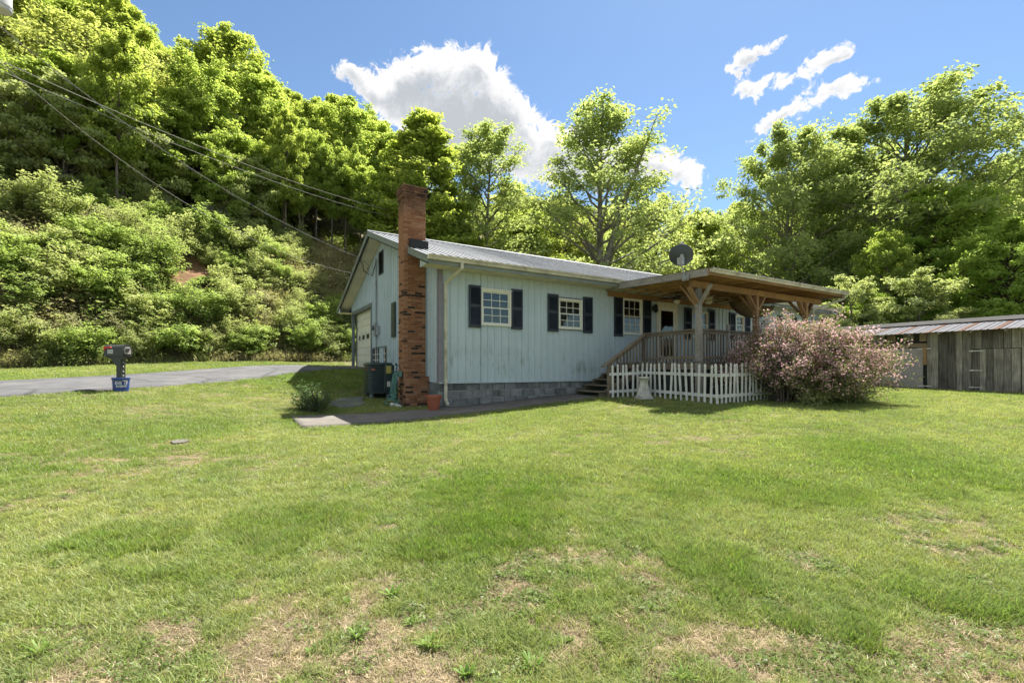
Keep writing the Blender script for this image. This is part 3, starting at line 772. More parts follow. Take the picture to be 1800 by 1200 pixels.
m = MB(); m.box(-.03, .02, 5.5, 6.14, 4.55, 4.6); m.box(-.03, .02, 5.5, 6.14, 5.38, 5.43); m.box(-.03, .02, 5.5, 5.54, 4.6, 5.38); m.box(-.03, .02, 6.1, 6.14, 4.6, 5.38); m.box(.03, .04, 5.5, 6.14, 4.55, 5.43)
z = 4.62
while z < 5.36: m.add([(-.02, 5.54, z), (-.02, 6.1, z), (.025, 6.1, z+.05), (.025, 5.54, z+.05)], [(0, 1, 2, 3)]); z += .055
m.build('gable_vent', pmat('dark_slate_vent', (.045, .055, .06), .5), house)
m = MB(); y0, y1 = 3.92, 4.34; m.box(-.06, -.02, y0, y1, 2.08, 3.28)
z = 2.14
while z < 3.2: m.box(-.068, -.06, y0+.05, y1-.05, z, z+.02); z += .045
m.build('shutter', pmat('faded_slate_shutter', (.05, .065, .065), .5), house)
m = MB(); m.box(-.02, .05, 5.06, 7.2, 1.06, 1.12); m.box(-.02, .05, 5.06, 7.2, 1.78, 1.84); m.box(-.02, .05, 5.06, 5.14, 1.12, 1.78); m.box(-.02, .05, 7.12, 7.2, 1.12, 1.78)
bw = m.build('basement_window', M_trim, house)
m = MB()
for i in range(1, 6): m.box(.005, .03, 5.14+i*.33-.015, 5.14+i*.33+.015, 1.12, 1.78)
for i in range(1, 3): m.box(.006, .029, 5.14, 7.12, 1.12+i*.22-.015, 1.12+i*.22+.015)
m.build('glazing_bar', M_white, bw)
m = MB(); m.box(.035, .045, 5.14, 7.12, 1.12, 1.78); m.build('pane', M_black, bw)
m = MB(); m.tube([(-.06, 6.2, 5.15), (-.09, 6.32, 5.22), (-.06, 6.42, 5.10), (-.05, 6.42, 2.75)], .024, 8); m.tube([(-.05, 6.42, 2.3), (-.05, 6.42, 1.1)], .016, 6); m.build('conduit', M_pipe, house)
m = MB(); m.box(-.14, 0, 6.28, 6.56, 2.25, 2.78); em = m.build('meter_box', M_pipe, house)
m = MB(); m.smooth = True; m.tube([(-.14, 6.42, 2.58), (-.24, 6.42, 2.58)], .09, 14); m.build('meter_glass', M_trim, em)
m = MB(); m.box(-.10, 0, 5.98, 6.2, 2.3, 2.62); m.build('disconnect_box', M_pipe, house)
# service wires stapled about the gable
m = MB()
rs = random.Random(4)
anchor = (-RK-.03, 7.02, roof_h(7.02)-.17)
for q in range(3):
    pts = [Vector(anchor)]+[Vector((-.45+rs.uniform(-.1, .3), 6.9-.2*i+rs.uniform(-.15, .15), 5.1-.28*i+rs.uniform(-.12, .12))) for i in range(3)]+[Vector((-.08, 6.25, 5.16))]
    m.tube(pts, .010, 4)
m.tube([(-.06, 6.42+.16*math.cos(i*.6), 4.25+.16*math.sin(i*.6)) for i in range(9)], .006, 4)
m.build('service_wire', M_black, house)

# ---------------------------------------------------------------- chimney of single bricks
cx0, cx1 = -.66, -.03
chm = MB(); chm.box(cx0+.012, cx1, CH0+.012, CH1-.012, -.4, 6.02); chm.box(cx0+.016, cx1, CH0-.21+.012, CH1-.012, -.4, .78)
chm.box(cx0-.01, cx1+.04, CH0-.01, CH1+.01, 6.02, 6.10)
ch = chm.build('chimney', M_mort2, house)
CO = .0677; BH = .0577
rs = random.Random(12)
bm_ = {}
def brick(L, Wd):
    key = (round(L, 3), round(Wd, 3))
    if key not in bm_: m = MB(); m.cbox(0, L, 0, Wd, 0, BH, .004); bm_[key] = m.mesh('brick', M_brick)
    return bm_[key]
big = []; rest = MB(); restburn = []
def lay(z, x0, x1, y0, y1, off):
    """one course round the visible faces; bricks turn the corner in running bond"""
    q = []
    w1, w2 = .0985, .2
    x = x0
    if off: q.append((x, x+w1, y0, y0+w2)); x += w1+.01; yb = y0+w2+.01
    else: q.append((x, x+w2, y0, y0+w1)); x += w2+.01; yb = y0+w1+.01
    while x < x1-.02: e = min(x+w2, x1); q.append((x, e, y0, y0+w1)); x = e+.01
    y = yb
    while y < y1-.02: e = min(y+w2, y1); q.append((x0, x0+w1, y, e)); y = e+.01
    return q
runs = {}
for i in range(96):
    z = -.36+i*CO
    if z > 6.22: break
    grow = 0.0; y0 = CH0
    if z < .78: y0 = CH0-.21
    if z > 5.78: grow = .028
    if z > 5.9: grow = .05
    x1_ = cx1+(.10 if z < .78 else grow)
    for x0, x1, ya, yb in lay(z, cx0-grow, x1_, y0-grow, CH1+grow, i % 2):
        dark = rs.random() < (.18 if z < 3.2 else .09 if z < 4.2 else .045)
        if z > 3.35 and z < 4.6 and rs.random() < .0: dark = True
        if z < -.2: continue
        big.append((x0, x1, ya, yb, z, dark))
big = [q for q in big]
# the 300 that show largest are objects of their own; the others are joined
cp = np.array([-4.57, -11.48, .51])
def size(q):
    c_ = np.array([(q[0]+q[1])/2, (q[2]+q[3])/2, q[4]]); fr = (q[1]-q[0]) if q[2] < CH0+.05 else (q[3]-q[2])*.55
    return -fr/np.linalg.norm(c_-cp)
big.sort(key=size)
for q in big[:300]:
    o = link('brick', brick(q[1]-q[0], q[3]-q[2]), ch, (q[0]+rs.uniform(-.003, .003), q[2]+rs.uniform(-.003, .003), q[4])); o['burn'] = .92 if q[5] else 0.0
nb = 0
for q in big[300:]:
    n0 = len(rest.f); rest.cbox(q[0], q[1], q[2], q[3], q[4], q[4]+BH, .004); restburn += [.92 if q[5] else 0.]*(len(rest.f)-n0)
me = rest.mesh('bricks', M_brick)
at_ = me.attributes.new('burn', 'FLOAT', 'FACE'); at_.data.foreach_set('value', restburn)
tag(link('bricks', me, ch), kind='stuff')
m = MB(); m.prism([(CH0-.06, roof_h(CH0)-.03), (CH1+.04, roof_h(CH1)+.02), (CH1+.04, roof_h(CH1)+.16), (CH0-.05, roof_h(CH0)+.22), (CH0-.06, roof_h(CH0)+.20)], 0, -.52, .03)
m.build('flashing', M_black, house)
# ================================================================ porch
M_oldwood = wood('porch_timber', (.19, .11, .05), (.50, .32, .15), stretch=(5, .7, 5))
M_postwood = wood('post_timber', (.19, .11, .055), (.44, .28, .14), stretch=(6, 6, .6))
M_greywood = wood('silver_timber', (.15, .135, .12), (.37, .345, .30), stretch=(6, .8, 6), rnd=.15)
M_railwood = wood('weathered_railing', (.10, .078, .055), (.28, .225, .165), stretch=(7, 7, .6), rnd=.35)
M_railtop = wood('weathered_rail', (.12, .095, .065), (.29, .24, .175), stretch=(3, 3, 6), rnd=.2)
M_tread = wood('mossy_tread', (.10, .085, .055), (.25, .215, .15), stretch=(6, .8, 6), rnd=.3)
porch = thing_ab('porch', 'weathered timber porch with low roof, railings and steps along the house front', 'porch', 6.4, -3.2, 0)
INV = Matrix.Translation((-6.4, 3.2, 0))
class PB_(MB):
    def build(s, name, mat, parent=porch):
        s.v = [(p[0]-6.4, p[1]+3.2, p[2]) for p in s.v]
        return MB.build(s, name, mat, parent)
DA0, DA1, DB, DH = 6.4, 13.3, -3.25, 1.2
def proof(b): return 3.60+(b+3.9)*.043          # underside of the roof deck
posts = [6.45, 9.2, 12.1]
for i, a in enumerate(posts):
    g = M_greywood if i == 0 else M_postwood
    m = PB_(); m.cbox(a-.07, a+.07, -3.27, -3.13, -.1 if i == 0 else .1, 3.25, .012); 
    if i == 0: m.cbox(a+.075, a+.115, -3.26, -3.14, .2, 2.4, .006)
    p = m.build('post', M_postwood if i else g)
    if i == 0: p['label'] = 'silver grey corner post'
    for s in (-1, 1):
        m = PB_(); m.beam((a+s*.07, -3.2, 2.83), (a+s*.42, -3.2, 3.25), .05, .13, up=(0, 1, 0)); m.build('brace', M_postwood, p)
    m = PB_(); m.beam((a, -3.13, 2.78), (a, -2.62, 3.42), .05, .13, up=(1, 0, 0)); m.build('brace', M_postwood, p)
    m = PB_(); m.beam((a, -3.27, 2.86), (a, -3.6, 3.3), .05, .11, up=(1, 0, 0)); 
    if i == 0: m.build('brace', M_greywood, p)
m = PB_(); m.cbox(6.12, 9.22, -3.26, -3.14, 3.25, 3.43, .006); m.build('beam', M_oldwood)
m = PB_(); m.cbox(9.23, 13.1, -3.26, -3.14, 3.25, 3.43, .006); m.build('beam', M_oldwood)
m = PB_(); m.cbox(5.98, 13.2, -.075, -.028, 3.42, 3.60, .006); m.build('ledger', M_oldwood)
k = 0; a = 6.08
while a < 13.2:
    m = PB_(); m.beam((a, -.08, proof(-.08)-.075), (a, -3.86, proof(-3.86)-.075), .042, .145); m.build('rafter', M_oldwood); a += .61
b = -3.88; k = 0
while b < -.1:
    b1 = min(b+.235, -.08); m = PB_(); m.prism([(b, proof(b)+.001), (b1-.006, proof(b1)+.001), (b1-.006, proof(b1)+.021), (b, proof(b)+.021)], 0, 5.97+.01*(k % 3), 13.2)
    m.build('roof_board', M_oldwood); b = b1; k += 1
m = PB_(); m.beam((5.94, .0, proof(0)-.07), (5.94, -3.88, proof(-3.88)-.07), .036, .20); m.build('side_fascia', M_greywood)
m = PB_(); m.beam((13.24, -.6, proof(-.6)-.07), (13.24, -3.88, proof(-3.88)-.07), .036, .20); m.build('side_fascia', M_greywood)
m = PB_(); m.box(5.92, 13.26, -3.925, -3.89, proof(-3.9)-.155, proof(-3.9)+.02); m.build('front_fascia', M_oldwood)
a = 5.90; k = 0
while a < 13.2:
    a1 = min(a+PW, 13.29); m = PB_(); ribbed(m, a, a1+.012, lambda u, v, d: (u, v, proof(v)+.034+d), -3.99, -.05 if a < 99 else 0, .003*(k % 2)); m.build('roof_sheet', M_roof); a = a1; k += 1
m = PB_(); gutter(m, 5.93, 13.3, -3.926, proof(-3.9)+.015, .11); m.build('gutter', M_gutter)
m = PB_()
for p_, q_ in (((13.0, -4.0, 3.50), (13.0, -3.98, 3.36)), ((13.0, -3.98, 3.36), (12.3, -3.35, 3.02)), ((12.3, -3.35, 3.02), (12.25, -3.3, .3))): m.beam(p_, q_, .07, .06)
m.build('downspout', M_gutter)
# deck
m = PB_(); m.box(DA0, DA1, DB, DB+.04, .97, 1.16); m.box(DA0, DA0+.04, DB+.04, -.03, .97, 1.16); m.build('rim_joist', M_railtop)
a = DA0-.02; 
while a < DA1: m = PB_(); m.box(a, a+.134, DB-.025, -.05, 1.162, 1.198); m.build('deck_board', M_tread); a += .14
# skirting boards under the deck, dark and open
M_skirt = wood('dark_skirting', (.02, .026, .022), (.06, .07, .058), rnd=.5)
b = DB+.06
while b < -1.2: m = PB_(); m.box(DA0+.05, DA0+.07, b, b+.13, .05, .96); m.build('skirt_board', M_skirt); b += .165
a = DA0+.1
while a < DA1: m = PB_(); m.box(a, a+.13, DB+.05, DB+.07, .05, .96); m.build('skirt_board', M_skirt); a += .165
# railings
def railing(p, q, posts_=(), n=None, top=2.10, gap=.125):
    p, q = Vector(p), Vector(q); d = (q-p); L = d.length; d.normalize()
    m = PB_(); m.beam((p.x, p.y, top), (q.x, q.y, top), .135, .036); m.beam((p.x, p.y, top-.075), (q.x, q.y, top-.075), .04, .085); m.beam((p.x, p.y, 1.31), (q.x, q.y, 1.31), .04, .085)
    r = m.build('railing', M_railtop)
    nn = int(L/gap); s = Vector((-d.y, d.x, 0))*.04
    for i in range(nn):
        c = p+d*(L*(i+.5)/nn)+s; m = PB_(); m.beam((c.x, c.y, 1.20), (c.x, c.y, top-.03), .036, .036, up=(d.x, d.y, .001)); m.build('baluster', M_railwood, r)
    return r
railing((6.45, -1.22, 0), (6.45, -3.13, 0)); railing((6.55, -3.2, 0), (9.12, -3.2, 0)); railing((9.28, -3.2, 0), (12.0, -3.2, 0))
m = PB_(); m.cbox(6.40, 6.50, -1.22, -1.13, .2, 2.06, .006); m.build('newel_post', M_railwood)
m = PB_(); m.cbox(7.75, 7.84, -3.24, -3.15, 1.0, 2.3, .006); o = m.build('newel_post', M_greywood)
# steps down to the left along the wall
NS = 5; run = .36; rise = (1.2-.14)/6
for k in range(NS):
    z = 1.2-(k+1)*rise; a1 = 6.40-k*run
    m = PB_(); m.cbox(a1-run-.03, a1, -1.24, -.06, z-.04, z, .006); m.build('tread', M_tread)
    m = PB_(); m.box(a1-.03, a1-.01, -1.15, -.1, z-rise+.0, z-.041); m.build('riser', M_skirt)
for bb in (-1.18, -.12):
    m = PB_(); m.prism([(6.38, .9), (6.38, 1.14), (6.38-NS*run, 1.14-NS*rise-.02), (6.38-NS*run, .05), (6.38-NS*run+.25, .05)], 1, bb-.02, bb+.02); m.build('stringer', M_tread)
m = PB_(); m.cbox(4.86, 4.95, -1.30, -1.21, .0, 1.10, .006); m.cbox(4.99, 5.08, -1.30, -1.21, .0, 1.14, .006); m.build('newel_post', M_railtop)
m = PB_(); m.beam((4.66, -1.24, 1.05), (6.46, -1.24, 2.10), .135, .036); m.beam((4.9, -1.24, 1.10), (6.42, -1.24, 1.985), .04, .09); m.beam((5.05, -1.24, .42), (6.42, -1.24, 1.25), .04, .09); sr = m.build('stair_rail', M_railtop)
for i in range(9):
    a = 5.22+i*.135; h = 1.05+(a-4.66)*.583
    m = PB_(); m.beam((a, -1.285, h-.66), (a, -1.285, h-.03), .036, .036, up=(1, 0, .001)); m.build('baluster', M_railwood, sr)
# ceiling fans, one ivory, one dark bronze
def fan(name, label, a, b, mat, blade, rot):
    t = thing_ab(name, label, 'ceiling fan', a, b, proof(b)-.15, rot, 'ceiling fans under the porch roof')
    m = MB(); m.smooth = True; m.tube([(0, 0, .0), (0, 0, -.13)], .014, 8); m.lathe([(.055, -.0), (.06, -.04), (.02, -.05)], 14); m.lathe([(.05, -.12), (.11, -.14), (.125, -.19), (.11, -.24), (.06, -.26)], 18); m.build('motor', mat, t)
    for k in range(5):
        m = MB(); an = k*2*math.pi/5; mm = Matrix.Rotation(an, 4, 'Z')@Matrix.Rotation(.2, 4, 'X')
        pts = [(.12, -.02), (.2, -.055), (.55, -.065), (.58, 0), (.55, .065), (.2, .055), (.12, .02)]
        m.prism(pts, 2, -.004, .004); m.v = [tuple(mm@Vector(v)+Vector((0, 0, -.20))) for v in m.v]; m.build('blade', blade, t)
    m = MB(); m.smooth = True; m.lathe([(.05, -.26), (.11, -.29), (.115, -.33), (.07, -.385), (.0, -.40)], 18); m.build('glass_shade', MATS['frosted'], t)
pmat('frosted', (.72, .68, .5), .35, var=.04)
M_fanw = pmat('ivory_fan', (.60, .55, .40), .4, var=.05)
fan('ceiling_fan', 'ivory ceiling fan with frosted light beside the first porch post', 8.9, -1.75, M_fanw, M_fanw, .25)
M_fanb = pmat('bronze_fan', (.03, .022, .016), .4, var=.1)
fan('ceiling_fan', 'dark bronze ceiling fan above the front door', 8.0, -1.2, M_fanb, M_fanb, .9)
# slack woven hammock slung under the right end of the porch roof
m = MB(); m.smooth = True
def hpt(u, v, off):
    x = 9.95+u*2.4; sag = .50*(1-(2*u-1)**2)**.6; wd = .40*(math.sin(math.pi*min(max(u, .03), .97)))**.5
    vv = v*2-1
    return Vector((x, -1.9+vv*wd*1.1, 3.32-sag*(1-vv*vv*.75)-off))
nu, nv = 24, 9
vs = [hpt(i/(nu-1), j/(nv-1), 0) for i in range(nu) for j in range(nv)]+[hpt(i/(nu-1), j/(nv-1), .02) for i in range(nu) for j in range(nv)]
fs = [(i*nv+j, i*nv+j+1, (i+1)*nv+j+1, (i+1)*nv+j) for i in range(nu-1) for j in range(nv-1)]
fs = fs+[tuple(q+nu*nv for q in reversed(f)) for f in fs]
m.add(vs, fs)
ham = thing_ab('hammock', 'slack brown woven hammock slung under the right end of the porch roof', 'hammock', 0, 0, 0)
m.build('sling', wood('woven_brown', (.045, .035, .02), (.16, .13, .075), stretch=(1, 9, 9), rnd=0), ham)
m = MB(); m.tube([(9.7, -1.9, 3.46), hpt(0, .5, 0)], .015, 5); m.tube([(12.6, -1.9, 3.46), hpt(1, .5, 0)], .015, 5); m.build('rope', M_greywood, ham)
# orange lit lamp seen through the window left of the door
lt = thing_ab('table_lamp', 'small lamp with glowing orange shade behind the window left of the front door', 'lamp', 7.0, .55, 2.30)
m = MB(); m.smooth = True; m.lathe([(.07, 0), (.07, .02), (.015, .04), (.04, .15), (.015, .3)], 12); m.build('base', M_black, lt)
em_ = bpy.data.materials.new('lit_orange_shade'); em_.use_nodes = True; em_.node_tree.nodes.clear(); t = NT(em_.node_tree)
e_ = t.new('ShaderNodeEmission'); e_.inputs[0].default_value = (1, .28, .05, 1); e_.inputs[1].default_value = .9; oo = t.new('ShaderNodeOutputMaterial'); t.l.new(e_.outputs[0], oo.inputs[0])
m = MB(); m.lathe([(.13, .28), (.11, .34), (.06, .44)], 14); m.build('lamp_shade', em_, lt)

# ================================================================ satellite dish on the porch fascia
dish = thing_ab('satellite_dish', 'dark grey satellite dish seen from behind on the porch roof corner', 'satellite dish', 5.90, -3.22, 3.42)
M_dish = pmat('charcoal_dish', (.045, .055, .058), .45, var=.1, scale=3)
M_galv = pmat('dull_galvanised', (.34, .35, .33), .5, .5, var=.15)
m = MB(); m.box(-.03, .0, -.10, .10, -.02, .14); m.box(-.05, -.028, -.05, .05, .0, .12); m.tube([(-.05, -.06, .03), (-.05, .10, .12)], .012, 6); m.build('foot_bracket', M_galv, dish)
m = MB(); m.smooth = True; m.tube([(-.05, 0, .02), (-.07, .03, .22), (-.10, .10, .52)], .019, 8); m.build('mast', M_galv, dish)
m = MB(); m.box(-.16, -.03, .03, .17, .44, .62); m.prism([(.02, .56), (.18, .56), (.14, .72), (.06, .72)], 0, -.06, -.035); m.build('clamp', M_galv, dish)
m = MB(); m.smooth = True
n, rr = 36, 9
pts_ = []
for sgn in (0, 1):
    for r in range(rr):
        f_ = r/(rr-1)
        for k in range(n):
            an = 2*math.pi*k/n; pts_.append((f_*.325*math.cos(an), f_*.30*math.sin(an), .075*f_*f_-.012*sgn*(1 if r < rr-1 else .6)))
fs = []
for s in (0, 1):
    for r in range(rr-1):
        for k in range(n):
            q = (s*rr*n+r*n+k, s*rr*n+r*n+(k+1) % n, s*rr*n+(r+1)*n+(k+1) % n, s*rr*n+(r+1)*n+k); fs.append(q if s == 0 else q[::-1])
for k in range(n): fs.append(((rr-1)*n+k, (rr-1)*n+(k+1) % n, rr*n+(rr-1)*n+(k+1) % n, rr*n+(rr-1)*n+k))
m.add(pts_, fs)
R_ = Matrix.Rotation(-ROT, 4, 'Z')@Matrix.Rotation(R(-28), 4, 'Z')@Matrix.Rotation(R(-68), 4, 'X')     # faces up and away from the yard
m.v = [tuple(R_@Vector(v)+Vector((-.02, .16, .70))) for v in m.v]
m.build('reflector', M_dish, dish)
m = MB(); fp = R_@Vector((0, -.30, .42))+Vector((-.02, .16, .70)); m.tube([R_@Vector((0, -.33, .06))+Vector((-.02, .16, .70)), fp], .014, 6); m.tube([fp, fp+(R_@Vector((0, .10, -.10)))], .03, 8); m.build('feed_arm', M_galv, dish)

# ================================================================ picket fence
M_picket = pmat('worn_white_paint', (.66, .66, .62), .7, var=.1, scale=6, dirt=(.36, .35, .29), dscale=3, damt=.6, rnd=.1)
fence = thing_ab('picket_fence', 'low white picket fence round the bed beside the porch steps', 'fence', 5.6, -1.8, 0)
def picket_mesh():
    m = MB(); m.prism([(-.031, 0), (.031, 0), (.031, .86), (.022, .88), (.022, .895), (.034, .915), (.030, .955), (0, 1.0), (-.030, .955), (-.034, .915), (-.022, .895), (-.022, .88), (-.031, .86)], 1, -.009, .009)
    return m.mesh('picket', M_picket)
pk = picket_mesh(); rs = random.Random(6)
def fence_run(p, q, step, lean=.0, rails=True, h=1.0):
    p, q = Vector((*p, 0)), Vector((*q, 0)); d = q-p; L = d.length; d.normalize(); n = int(round(L/step)); an = math.atan2(d.y, d.x)
    off = Vector((d.y, -d.x, 0))
    if off.dot(Vector((-4.57, -11.48, 0))-p) < 0: off = -off
    def gz(v): ww = W(v.x, v.y); return g1(ww.x, ww.y)-P0[2]
    for i in range(n+1):
        c = p+d*(L*i/n)
        o = link('picket', pk, fence, (c.x-5.6, c.y+1.8, gz(c)+.03+rs.uniform(-.02, .02)), (rs.uniform(-.04, .04), rs.uniform(-.055, .055)+lean*rs.uniform(.3, 1.4), an)); o.scale = (1, 1, h*rs.uniform(.98, 1.02))
    for z in (.22, .74):
        m = MB(); a_, b_ = p-off*.022, q-off*.022
        m.beam((a_.x-5.6-d.x*.1, a_.y+1.8-d.y*.1, gz(p)+z*h), (b_.x-5.6+d.x*.1, b_.y+1.8+d.y*.1, gz(q)+z*h), .03, .08); m.build('rail', M_picket, fence)
fence_run((4.72, -1.62), (5.56, -1.78), .165, -.05, h=.97)
fence_run((5.68, -1.80), (5.60, -4.38), .19)
fence_run((5.72, -4.42), (9.4, -4.42), .165)

# birdbath pedestal
bp = W(5.28, -2.28); bz = g1(bp.x, bp.y)
bb = thing('pedestal', 'weathered white fluted garden pedestal in front of the picket fence', 'pedestal', (bp.x, bp.y, bz), .3)
M_ped = pmat('flaking_white_stone', (.58, .56, .50), .85, var=.15, scale=5, dirt=(.30, .26, .19), dscale=4, damt=.75, bump=.4, bscale=50)
m = MB(); m.cbox(-.2, .2, -.2, .2, -.03, .07, .012); m.cbox(-.17, .17, -.17, .17, .07, .11, .015); m.build('plinth', M_ped, bb)
m = MB()
prof = [(.17, .11), (.165, .15), (.14, .26), (.118, .38), (.108, .46), (.12, .53), (.14, .57)]
n = 32
m.lathe(prof, n); m.v = [(v[0]*(1+.09*(-1)**(i % n)), v[1]*(1+.09*(-1)**(i % n)), v[2]) for i, v in enumerate(m.v)]; m.build('shaft', M_ped, bb)
m = MB(); m.smooth = True; m.lathe([(.12, .565), (.17, .585), (.195, .61), (.19, .635), (.06, .64)], 24); m.build('cap', M_ped, bb)

# ================================================================ shed
SA = 19.1
shed = thing_ab('shed', 'long low weathered plank shed with rusty striped tin roof', 'shed', SA, -5, 0)
class SB(MB):
    def build(s, name, mat, parent=shed):
        s.v = [(p[0]-SA, p[1]+5, p[2]) for p in s.v]; return MB.build(s, name, mat, parent)
def plank_mat():
    return wood('silvered_planks', (.065, .058, .046), (.42, .385, .31), stretch=(7, 7, .35), scale=4, rnd=.55, bump=.5)
M_plank = plank_mat()
M_osb = pmat('grey_chipboard', (.40, .36, .33), .9, var=.3, scale=26, dirt=(.26, .23, .21), dscale=5, damt=.5, bump=.3, bscale=60)
M_tan = wood('tan_board', (.20, .14, .08), (.40, .31, .20), stretch=(6, .7, 6), rnd=.2)
rs = random.Random(9)
y = -12.0
while y < -3.2:
    wd = rs.uniform(.17, .29)
    if y+wd > -4.32 and y < -4.32: wd = max(.05, -4.32-y)
    if y < -6.9 < y+wd: wd = -6.9-y+.001
    elif y < -5.62 < y+wd: wd = -5.62-y+.001
    if y >= -4.325: break
    din = (-6.9 <= y+.01) and (y+wd-.01 <= -5.61)
    z1 = 2.42
    if din:
        m = SB(); m.cbox(SA-.03+rs.uniform(-.006, .006), SA, y+.006, y+wd-.006, 1.74, z1, .004); m.build('plank', M_plank)
    else:
        m = SB(); m.cbox(SA-.025+rs.uniform(-.008, .008), SA, y+.004, y+wd-.004, -.1+rs.uniform(0, .08), z1, .004); m.build('plank', M_plank)
    y += wd
dr = SB(); dr.box(SA-.012, SA+.01, -6.88, -5.63, .16, 1.72); drp = dr.build('door', M_plank)
y = -6.88
for wd in (.22, .20, .26, .19, .17, .21): 
    m = SB(); m.cbox(SA-.045, SA-.014, y+.004, y+wd-.004, .14, 1.72, .004); m.build('plank', M_plank, drp); y += wd
for z in (.30, .93, 1.66):
    m = SB(); m.beam((SA-.055, -5.92, z), (SA-.055, -5.55, z), .012, .03); m.cbox(SA-.075, SA-.05, -5.66, -5.60, z-.03, z+.03, .004); m.build('strap_hinge', M_white, drp)
# boarded opening with chipboard sheet and lintel
m = SB(); m.box(SA-.05, SA-.03, -4.20, -2.72, .2, 1.83); m.build('chipboard_panel', M_osb)
m = SB(); m.cbox(SA-.075, SA-.03, -4.32, -4.20, 1.15, 1.85, .006); m.build('batten', M_oldwood)
m = SB(); m.beam((SA-.06, -4.34, 1.93), (SA-.06, -1.2, 2.05), .04, .16, up=(0, 0, 1)); m.build('lintel', M_tan)
for y0, y1, mt in ((-4.30, -4.08, M_tan), (-3.9, -3.55, M_plank), (-3.3, -3.0, M_tan), (-2.9, -2.4, M_plank), (-2.3, -1.8, M_tan)):
    m = SB(); m.cbox(SA-.02, SA+.02, y0, y1, 2.10, 2.42, .005); m.build('plank', mt)
y = -2.66
while y < 2.4:
    wd = rs.uniform(.18, .28); m = SB(); m.cbox(SA-.02, SA+.01, y+.005, y+wd-.005, -.1, 1.95, .004); m.build('plank', M_plank); y += wd
for z in (1.80, .30):
    m = SB(); m.beam((SA-.056, -4.45, z), (SA-.056, -4.02, z), .012, .04); m.build('strap_hinge', M_white)
m = SB(); m.tube([(SA-.08, -7.05, .1), (SA-.08, -7.05, 2.3)], .035, 7); m.build('pole', M_plank)
m = SB(); m.box(SA+.06, SA+.10, -12, 2.4, -.3, 2.4); m.box(SA+.1, SA+4.2, -12, -11.9, -.3, 2.5); m.box(SA+.1, SA+4.2, 2.3, 2.4, -.3, 2.5); m.box(SA+4.1, SA+4.2, -12, 2.4, -.3, 2.6); m.build('inner_wall', M_skirt)
def tin_mat():
    m = bpy.data.materials.new('rust_striped_tin'); m.use_nodes = True; m.node_tree.nodes.clear(); t = NT(m.node_tree)
    v = t.new('ShaderNodeTexCoord').outputs['Object']; s3 = t.new('ShaderNodeSeparateXYZ'); t.set(s3, 0, v)
    oi = t.new('ShaderNodeObjectInfo')
    at = t.new('ShaderNodeAttribute'); at.attribute_name = 'rusty'; at.attribute_type = 'OBJECT'
    vr = t.new('ShaderNodeVectorMath', operation='SCALE'); t.set(vr, 0, (11., 37., 3.)); t.set(vr, 'Scale', oi.outputs['Random'])
    n = t.noise(t.vmath('ADD', t.mapping(v, (1, 4, 1)), vr.outputs[0]), 3, 6, .7)
    edge = t.math('ADD', s3.outputs[1], t.math('MULTIPLY', t.math('SUBTRACT', n, .5), .16))
    band = t.math('MULTIPLY', t.math('SUBTRACT', 1.0, t.maprange(edge, .20, .26, 0, 1)), at.outputs['Fac'])
    low = t.math('MULTIPLY', t.math('SUBTRACT', 1.0, t.maprange(t.math('ADD', s3.outputs[0], t.math('MULTIPLY', n, -.5)), -.28, -.1, 0, 1)), .75)
    c = t.ramp(n, [(.3, (.085, .09, .105)), (.7, (.12, .125, .145))])
    rust = t.ramp(t.noise(v, 14, 5, .65), [(.3, (.055, .022, .012)), (.7, (.095, .042, .024))])
    c = t.mix(t.math('MAXIMUM', band, low), c, rust)
    b = t.new('ShaderNodeBsdfPrincipled'); t.set(b, 'Base Color', c); b.inputs['Roughness'].default_value = .75; b.inputs['Specular IOR Level'].default_value = .15
    o = t.new('ShaderNodeOutputMaterial'); t.l.new(b.outputs[0], o.inputs[0]); return m
M_tin = tin_mat()
ra, rh0, rh1 = (18.58, 20.6), 2.41, 2.83
y = -12.2; k = 0; tin = {}
while y < 2.6:
    m = MB()
    wd = .475
    prof = [(0, .0), (.0, .0), (.035, .0), (.045, .02), (.065, .02), (.075, 0), (.195, 0), (.20, .007), (.21, .007), (.215, 0), (.33, 0), (.34, .02), (.36, .02), (.37, 0), (wd+.01, 0)]
    vs = []
    for q, d in prof:
        vs += [(0, q, d), ((ra[1]-ra[0]), q, rh1-rh0+d)]
    m.add(vs, [(2*i, 2*i+2, 2*i+3, 2*i+1) for i in range(len(prof)-1)])
    if 'm' not in tin: tin['m'] = m.mesh('tin_sheet', M_tin)
    o = link('tin_sheet', tin['m'], shed, (ra[0]-SA, y+5, rh0+.003*(k % 2))); o['rusty'] = 1.0 if k % 2 == 0 else .12
    y += wd; k += 1
m = SB(); m.box(ra[1], ra[1]+.03, -12.2, 2.6, rh1-.02, rh1+.05); m.prism([(ra[1]-.06, rh1+.05), (ra[1]+.42, rh1+.235), (ra[1]+.42, rh1+.215), (ra[1]-.06, rh1+.03)], 1, -12.2, 2.6); m.build('upper_fascia', pmat('dull_roof_edge', (.062, .062, .06), .9, .0, .1, var=.12, scale=2))
m = SB(); m.prism([(ra[1]+.43, rh1+.232), (ra[1]+2.8, rh1+.16), (ra[1]+2.8, rh1+.10), (ra[1]+.43, rh1+.17)], 1, -12.2, 2.6); m.build('upper_roof', MATS['dull_roof_edge'])
m = SB(); y = -12
while y < 2.4: m.beam((ra[0]+.05, y, rh0-.05), (ra[1], y, rh1-.05), .04, .08); y += .9
m.build('rafters', M_plank)

